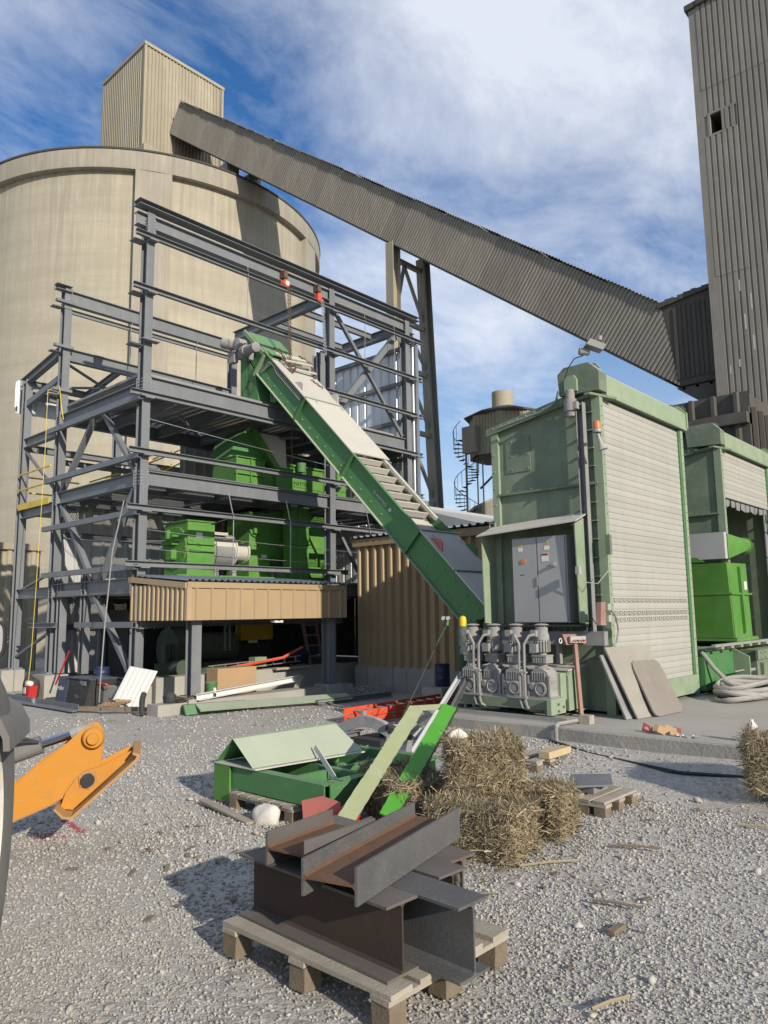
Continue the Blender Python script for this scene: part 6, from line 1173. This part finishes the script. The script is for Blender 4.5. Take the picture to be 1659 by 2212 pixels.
# plates leaning on the shutter
for k, (p0, p1, q1, q0, lab, mt) in enumerate((((8.82, 4.03, .30), (9.62, 3.96, .30), (9.98, 4.34, 1.13), (8.72, 4.36, 1.14), 'large dusty steel plate leaning against the shutter', m_plate1), ((9.10, 3.93, .30), (9.86, 3.88, .30), (9.98, 4.24, .93), (9.20, 4.26, .95), 'smaller dark dusty plate with rounded corners leaning in front', m_plate2), ((8.70, 4.12, .30), (9.4, 4.05, .30), (9.7, 4.37, 1.0), (8.66, 4.40, 1.05), 'rearmost dark plate edge leaning behind the large plate', m_chan))):
    P_ = [V(p0), V(p1), V(q1), V(q0)]; n_ = (P_[1]-P_[0]).cross(P_[3]-P_[0]).normalized(); poly = []
    for i in range(4):
        a, b, c = P_[i-1], P_[i], P_[(i+1) % 4]
        if k == 1: 
            ra, rc = (a-b).normalized()*.09, (c-b).normalized()*.09; poly += [b+ra, b+(ra+rc)*.28, b+rc]
        else: poly.append(b)
    o = MB().ext(poly, n_*.022).build('leaning_plate', mt); tag(o, lab, 'steel plate')
# hose coil
t = thing('hose_coil', 'coil of thick grey dusty hose on the slab under the trough', 'hose', (12, 3.9, .3))
for k in range(6):
    cx, cy, ra, rb_ = 12.2+rnd.uniform(-.15, .15), 3.75+rnd.uniform(-.05, .05), .95+rnd.uniform(-.15, .12), .36+rnd.uniform(-.06, .06); z = .335+.032*k
    MB().tube([(cx+ra*math.cos(a)+.03*math.sin(3*a+k), cy+rb_*math.sin(a), z+.03*math.sin(2*a+k)) for a in np.linspace(0, 2*math.pi, 40)], .036, 8, False).build('hose_loop', m_hose, t, smooth=True)
MB().tube([(11.9, 4.34, .95), (12.0, 4.2, .7), (12.15, 4.05, .48), (12.4, 3.9, .42)], .034, 8).build('hose_end', m_hose, t, smooth=True); MB().tube([(12.6, 4.2, .5), (11.8, 4.0, .52), (11.55, 3.75, .46), (11.7, 3.4, .38), (12.3, 3.1, .345), (13, 2.9, .34)], .04, 8).build('hose_loop', m_hose, t, smooth=True)
# slab clutter
t = thing('pipe_stub', 'grey pipe elbow poking over the slab edge with wooden block', 'pipe', (7.8, 4.45, .15)); MB().tube([(8.15, 4.42, .335), (7.72, 4.47, .335)], .022, 10).tube([(7.69, 4.47, .31), (7.69, 4.47, .1)], .022, 10).tube([(7.74, 4.47, .335), (7.69, 4.47, .30)], .026, 10).build('pipe', m_motor, t); MB().box(8.1, 8.22, 4.27, 4.40, .302, .40).build('wood_block', m_wood, t); MB().box(7.675, 7.705, 4.455, 4.485, .21, .225).build('collar', m_galv, t)
t = thing('torn_packaging', 'torn red and brown cardboard packaging on the slab edge', 'rubbish', (8.0, 3.35, .3))
for k in range(9):
    c = V((7.93+rnd.uniform(-.04, .12), 3.55-.045*k, .32)); a = V((rnd.uniform(-.05, .05), .05, rnd.uniform(-.02, .03))); b = V((rnd.uniform(.02, .05), .0, rnd.uniform(.01, .07))); MB().ext([c-a-b*.3, c+a-b*.2, c+a*.8+b, c-a*.9+b*.8], (.004, 0, .003)).build('torn_piece', m_pink if k in (0, 1, 7) else m_card, t)
m = MB()
for k in range(22): c = V((7.9+rnd.uniform(-.03, .06), 3.15+rnd.uniform(-.16, .04), .305)); m.tube([c, c+V((rnd.uniform(-.03, .03), rnd.uniform(-.03, .03), .012))], .008, 6)
o = m.build('loose_bolts', m_galv, t); o['kind'] = 'stuff'
t = thing('orange_jug', 'white and red jug standing at the slab edge', 'jug', (8.0, 2.48, .3)); MB().lathe((8.0, 2.48, .30), (0, 0, 1), [(.05, 0), (.055, .01), (.055, .10)], 16).build('lower_label', m_red, t, smooth=True); MB().lathe((8.0, 2.48, .40), (0, 0, 1), [(.0555, 0), (.05, .06), (.02, .10), (.018, .12)], 16).build('jug_top', m_bag, t, smooth=True); MB().box(7.97, 8.04, 2.32, 2.40, .302, .35).build('red_carton', m_red, t)
o = MB().tube([(7.6, 4.5, .17), (7.4, 3.9, .12), (7.35, 3.64, .11), (7.25, 3.2, .10), (7.2, 2.9, .09), (7.3, 2.4, .10), (7.4, 1.6, .12)], .016, 8).tube([(7.62, 4.5, .155), (7.42, 3.9, .105), (7.33, 3.55, .095), (7.2, 3.0, .085), (7.33, 2.4, .09), (7.45, 1.6, .10)], .012, 8).build('thin_hose', m_black, None, smooth=True); tag(o, 'pair of thin dark hoses running along the slab on the ground', 'hose')
# concrete block with drum left of the motors
o = MB().box(10.8, 11.35, 8.55, 9.0, -.1, .26).build('concrete_block', m_conc2); tag(o, 'plain concrete block under the right-hand blue drum', 'concrete block')
def drum(x, y, z, r, h, lab):
    t = thing('blue_drum', lab, 'drum', (x, y, z)); MB().lathe((x, y, z), (0, 0, 1), [(r*.97, 0), (r, .01), (r, h*.3), (r*1.04, h*.33), (r, h*.36), (r, h*.63), (r*1.04, h*.66), (r, h*.69), (r, h-.02), (r*1.04, h-.01), (r*1.04, h), (r*.96, h), (r*.95, h-.02)], 32).build('body', m_bluedrum, t, smooth=True)
    for z_ in (.33, .66): MB().lathe((x, y, z+h*z_-.006), (0, 0, 1), [(r*1.02, 0), (r*1.055, .006), (r*1.02, .012)], 32).build('hoop', m_bluedrum, t, smooth=True)
drum(11.08, 8.75, .262, .135, .40, 'navy blue drum on a concrete block by the tan shed'); drum(6.98, 13.65, .37, .14, .30, 'navy blue drum on the foundation behind the welding machine')
# ---------------------------------------------------------------- clutter at the frame building
t = thing('welding_machine', 'dark blue and black welding power box with white script lettering', 'welding machine', (6.75, 13.7, 0))
MB().ext([(6.45, 14.05, .04), (6.47, 14.03, .50), (6.47, 13.24, .50), (6.50, 13.26, .0)][::-1], (.5, .1, 0)).build('case', m_black, t) if False else None
c0, u_, v_ = V((6.48, 14.32, .02)), V((.07, -.38, -.0)), V((.10, -1.06, 0))
MB().ext([V((6.42, 14.34, .03)), V((6.42, 13.95, .03)), V((6.48, 13.90, .50)), V((6.48, 14.32, .49))], (.5, .0, .0)).build('front_case', m_navy, t); MB().ext([V((6.43, 13.94, .03)), V((6.47, 13.26, .0)), V((6.56, 13.22, .48)), V((6.49, 13.89, .50))], (.5, .0, .0)).build('rear_case', m_black, t)
MB().ext([V((6.455, 13.93, .495)), V((6.53, 13.22, .478)), V((6.53, 13.22, .50)), V((6.455, 13.93, .517))], (.55, 0, 0)).build('lid', m_navy, t)
for i in range(4): MB().box(6.505+.01*i, 6.515+.01*i, 13.30+.14*i, 13.42+.14*i, .38, .46).build('louvre', m_chan, t)
MB().ext([V((6.503, 13.58, .30)), V((6.508, 13.50, .30)), V((6.52, 13.50, .37)), V((6.515, 13.58, .37))], (-.004, 0, 0)).build('sticker', m_label, t); text('Miller', .11, (6.437, 14.28, .26), (.05, -1, .05), (.08, 0, 1), m_label, t, lift=.006)
for i in range(3): MB().box(6.468, 6.474, 13.52-.0*i, 13.68, .20-.02*i, .206-.02*i).build('vent_line', m_grey, t)
t = thing('fire_extinguisher', 'red fire extinguisher box with white plastic bag beside the pedestal', 'extinguisher', (6.43, 15.57, 0)); MB().ext([(6.38, 15.70, 0), (6.38, 15.45, 0), (6.40, 15.43, .27), (6.40, 15.66, .27)], (.16, 0, 0)).build('body', m_red, t); MB().box(6.372, 6.38, 15.56, 15.66, .12, .24).build('label_plate', m_label, t)
blob('plastic_bag', (6.45, 15.58, .27), (.07, .12, .06), m_bag, 'crumpled white plastic bag on the red extinguisher', 'plastic bag', 8); blob('black_bag', (6.62, 15.85, 0), (.14, .18, .3), m_black, 'black tool bag behind the red extinguisher', 'bag', 11)
o = MB().beam((6.04, 16.9, .06), (6.08, 12.62, .05), lsec(.13, .10, .012), (-.2, 0, 1)).build('steel_angle', m_steel); tag(o, 'long grey steel angle lying on the gravel at the far left', 'steel beam')
for y in (14.3, 15.6): MB().box(6.0, 6.04, y, y+.06, .06, .14).build('bolt_clip', m_galv, o)
o = MB().beam((5.95, 16.9, .05), (6.0, 16.2, .30), rsec(.06, .02)).build('loose_bar', m_steel); tag(o, 'short steel bar propped on the long angle at far left', 'steel bar')
for k in range(3):
    o = rough_board(MB(), 0, .09, 0, .42, 0, .07).build('timber_offcut', m_woodb); tag(o, ['timber offcut nearest the welding machine', 'middle timber offcut in the row before the silver sheet', 'timber offcut nearest the canopy column'][k], 'timber', 'timber offcuts in a row'); o.location = (6.22+.22*k, 12.52-.40*k, .035); o.rotation_euler = (0, 0, .54)
t = thing('silver_roof_sheet', 'loose silver ribbed roof sheet leaning on the foundation wall', 'metal sheet', (6.9, 12.4, 0)); q0, q1, q2 = V((6.72, 12.62, .02)), V((6.96, 12.30, .0)), V((6.86, 12.70, .82))
for i in range(3): MB().corr(V((6.62, 12.60, .08))+V((.10, -.14, -.03))*i, V((.10, -.14, -.03)), .175, V((.26, -.16, .66)), V((-.7, -.6, .15)), .0875, .05, .025, .012).build('sheet_strip', m_white, t, recalc=False)  # white colour stands in for sun glare on the silver metal
MB().tube([(6.6, 12.62, .2), (6.62, 12.5, .16), (6.72, 12.4, .14), (6.78, 12.3, .06), (6.7, 12.25, .02)], .014, 7).build('cable', m_black, t)
for k in range(6):
    o = MB().ext([(6.42+.04*k, 12.72-.06*k, .04+.02*k), (6.62+.04*k, 12.48-.05*k, .05+.02*k), (6.78+.02*k, 12.62-.05*k, .08+.02*k), (6.55+.03*k, 12.88-.06*k, .07+.025*k)], (0, 0, .008)).build('cardboard_piece', m_card); tag(o, ['lowest','second','third','fourth','fifth','topmost'][k]+' flattened brown cardboard sheet in the heap under the silver sheet', 'cardboard', 'cardboard pieces in a heap')
t = thing('welding_helmet', 'black welding helmet on the low kerb beside the canopy column', 'helmet', (6.95, 11.25, .18)); MB().lathe((6.95, 11.22, .18), (0, 0, 1), [(.10, 0), (.11, .05), (.10, .12), (.05, .17), (.01, .18)], 18).build('shell', m_black, t, smooth=True); MB().box(6.84, 6.86, 11.18, 11.28, .25, .30).build('visor', m_bluedrum, t)
t = thing('cable_heap', 'tangled black cable heap at the foot of the canopy column', 'cable', (7.15, 11.2, .19))
for k in range(5): MB().tube([(7.14+(.13+.01*k)*math.cos(a), 11.12+(.07+.01*k)*math.sin(a), .205+.016*k+.015*math.sin(3*a+k)) for a in np.linspace(0, 6.28, 20)], .011, 6, False).build('cable_turn', m_black if k != 3 else m_woodb, t)
o = MB().tube([(6.58, 11.42, .35), (6.52, 11.36, .28), (6.50, 11.34, .12), (6.5, 11.3, .02)], .045, 10).build('black_hose_bend', m_black, None, smooth=True); tag(o, 'thick black hose bending over the low concrete kerb', 'hose')
o = MB().box(8.35, 9.25, 11.9, 12.25, .0, .62).build('cardboard_box', m_card); tag(o, 'closed brown cardboard box by the foundation wall under the canopy', 'box')
t = thing('green_bucket', 'small green bucket in front of the cardboard box', 'bucket', (8.1, 11.75, .3)); MB().lathe((8.05, 11.65, .22), (0, 0, 1), [(.08, 0), (.11, .17), (.115, .17), (.115, .19), (.10, .19), (.08, .02)], 20).build('bucket_body', m_green, t, smooth=True); MB().box(7.95, 8.15, 11.6, 11.7, .41, .43).build('contents', m_galv, t)
o = MB().beam((7.3, 10.95, .26), (10.0, 11.50, .36), csec(.11, .07, .01)).build('white_trim', m_white); tag(o, 'long white metal trim lying across the concrete kerb', 'metal trim')
o = MB().beam((7.15, 10.72, .12), (9.95, 10.05, .10), rsec(.26, .03), (0, -.3, 1)).build('green_plate_strip', m_greenl); tag(o, 'long pale green steel strip lying before the canopy', 'steel strip')
o = MB().ext([(6.95, 10.75, .02), (7.95, 10.55, .03), (8.05, 10.62, .16), (7.0, 10.9, .16)], (.05, .12, 0)).build('green_chute_offcut', m_green); tag(o, 'dark green chute offcut lying before the canopy column', 'steel offcut')
o = MB().beam((9.2, 10.1, .05), (10.9, 9.85, .07), csec(.09, .06, .008)).build('grey_channel_piece', m_steel); tag(o, 'grey steel channel on the gravel right of the green strip', 'steel beam')
t = thing('aerosol_can', 'small blue and white aerosol can by the canopy column', 'can', (7.72, 10.95, .2)); MB().lathe((7.70, 11.05, .20), (0, 0, 1), [(.028, 0), (.028, .09)], 12).build('body', m_bluedrum, t); MB().lathe((7.70, 11.05, .29), (0, 0, 1), [(.028, 0), (.028, .07), (.015, .09)], 12).build('upper_part', m_bag, t)
o = MB().tube([(8.6, 12.3, .56), (10.2, 12.25, .72), (10.7, 12.2, .92)], .03, 6).build('red_pole', m_orange); tag(o, 'orange-red pole leaning over the foundation wall', 'pole')
t = thing('aluminium_ladder', 'grey aluminium ladder lying on the foundation wall', 'ladder', (9.3, 12.5, .5))
for z in (.53, .64): MB().beam((8.5, 12.42, z), (10.9, 12.5, z+.08), rsec(.03, .02)).build('rail', m_galv, t)
for k in range(8): MB().beam((8.6+.3*k, 12.43, .54+.01*k), (8.6+.3*k, 12.43, .65+.01*k), rsec(.025, .025), (1, 0, 0)).build('rung', m_galv, t)
o = MB().box(9.6, 9.9, 12.4, 12.6, .56, .75).build('green_fitting', m_greenl); tag(o, 'small pale green steel fitting on the foundation wall', 'fitting')
o = MB().tube([(6.72, 15.0, .3), (6.78, 14.6, .95)], .018, 8).build('red_bar', m_red); tag(o, 'red handled pry bar leaning on the steel post', 'bar')
o = MB().tube([(6.72, 16.0, 6.5), (6.68, 15.9, 5.2), (6.63, 15.85, 3.5), (6.58, 15.8, 2.0), (6.56, 15.82, .8), (6.5, 15.75, .35), (6.42, 15.5, .06), (6.35, 15.35, .03)], .006, 6).build('yellow_rope', m_sign, None, smooth=True); tag(o, 'thin yellow rope hanging down the left frame column', 'rope')
MB().tube([(6.72, 16.0, 6.5), (6.9, 15.85, 6.6), (6.85, 15.6, 6.1), (6.82, 15.4, 5.75)], .009, 6).build('rope_tail', m_sign, o)
o = MB().tube([(6.75, 12.6, 3.7), (6.72, 12.9, 2.8), (6.65, 12.95, 1.5), (6.6, 12.95, .4), (6.62, 13.0, .1)], .012, 6).build('hanging_cable', m_grey, None, smooth=True); tag(o, 'grey cable hanging at the near corner column', 'cable')
o = MB().tube([(6.72, 13.3, .39), (6.70, 13.2, .41), (6.75, 13.1, .40), (6.72, 13.0, .42), (6.78, 12.95, .38), (6.7, 13.1, .43), (6.68, 13.25, .40)], .012, 6).build('red_hose', m_red, None, smooth=True); tag(o, 'thin red hose heap on the foundation wall', 'hose')
for k in range(3):
    o = MB().beam((6.3+.06*k, 18.7-.1*k, .1), (6.85, 17.75+.05*k, 1.1+.1*k), rsec(.04, .02)).build('leaning_bar', m_steel); tag(o, ['first', 'second', 'third'][k]+' thin steel bar from the left leaning on the far left column', 'steel bar', 'bars leaning on the far left column')
o = MB().box(10.0, 11.0, 12.2, 12.35, .48, .52).build('wood_board', m_wood); tag(o, 'short wooden board on the foundation wall', 'board')
o = MB().beam((9.75, 11.3, .19), (10.05, 11.5, .38), rsec(.1, .03)).build('leaning_board', m_wood); tag(o, 'short grey board leaning on the kerb under the canopy', 'board')
k = 900; q = np.array([[11.3+rnd.gauss(0, .28), 10.9+rnd.gauss(0, .35)] for _ in range(k)]); hh = .14*np.exp(-((q[:, 0]-11.3)**2+(q[:, 1]-10.9)**2)/.18)
o = link('sand_heap', stones('sand_heap', np.c_[q, hh], np.array([rnd.uniform(.012, .03) for _ in range(k)]), m_stone, 31), V((0, 0, 0)), None, 'stuff'); o['label'] = 'low heap of gravel against the block wall'
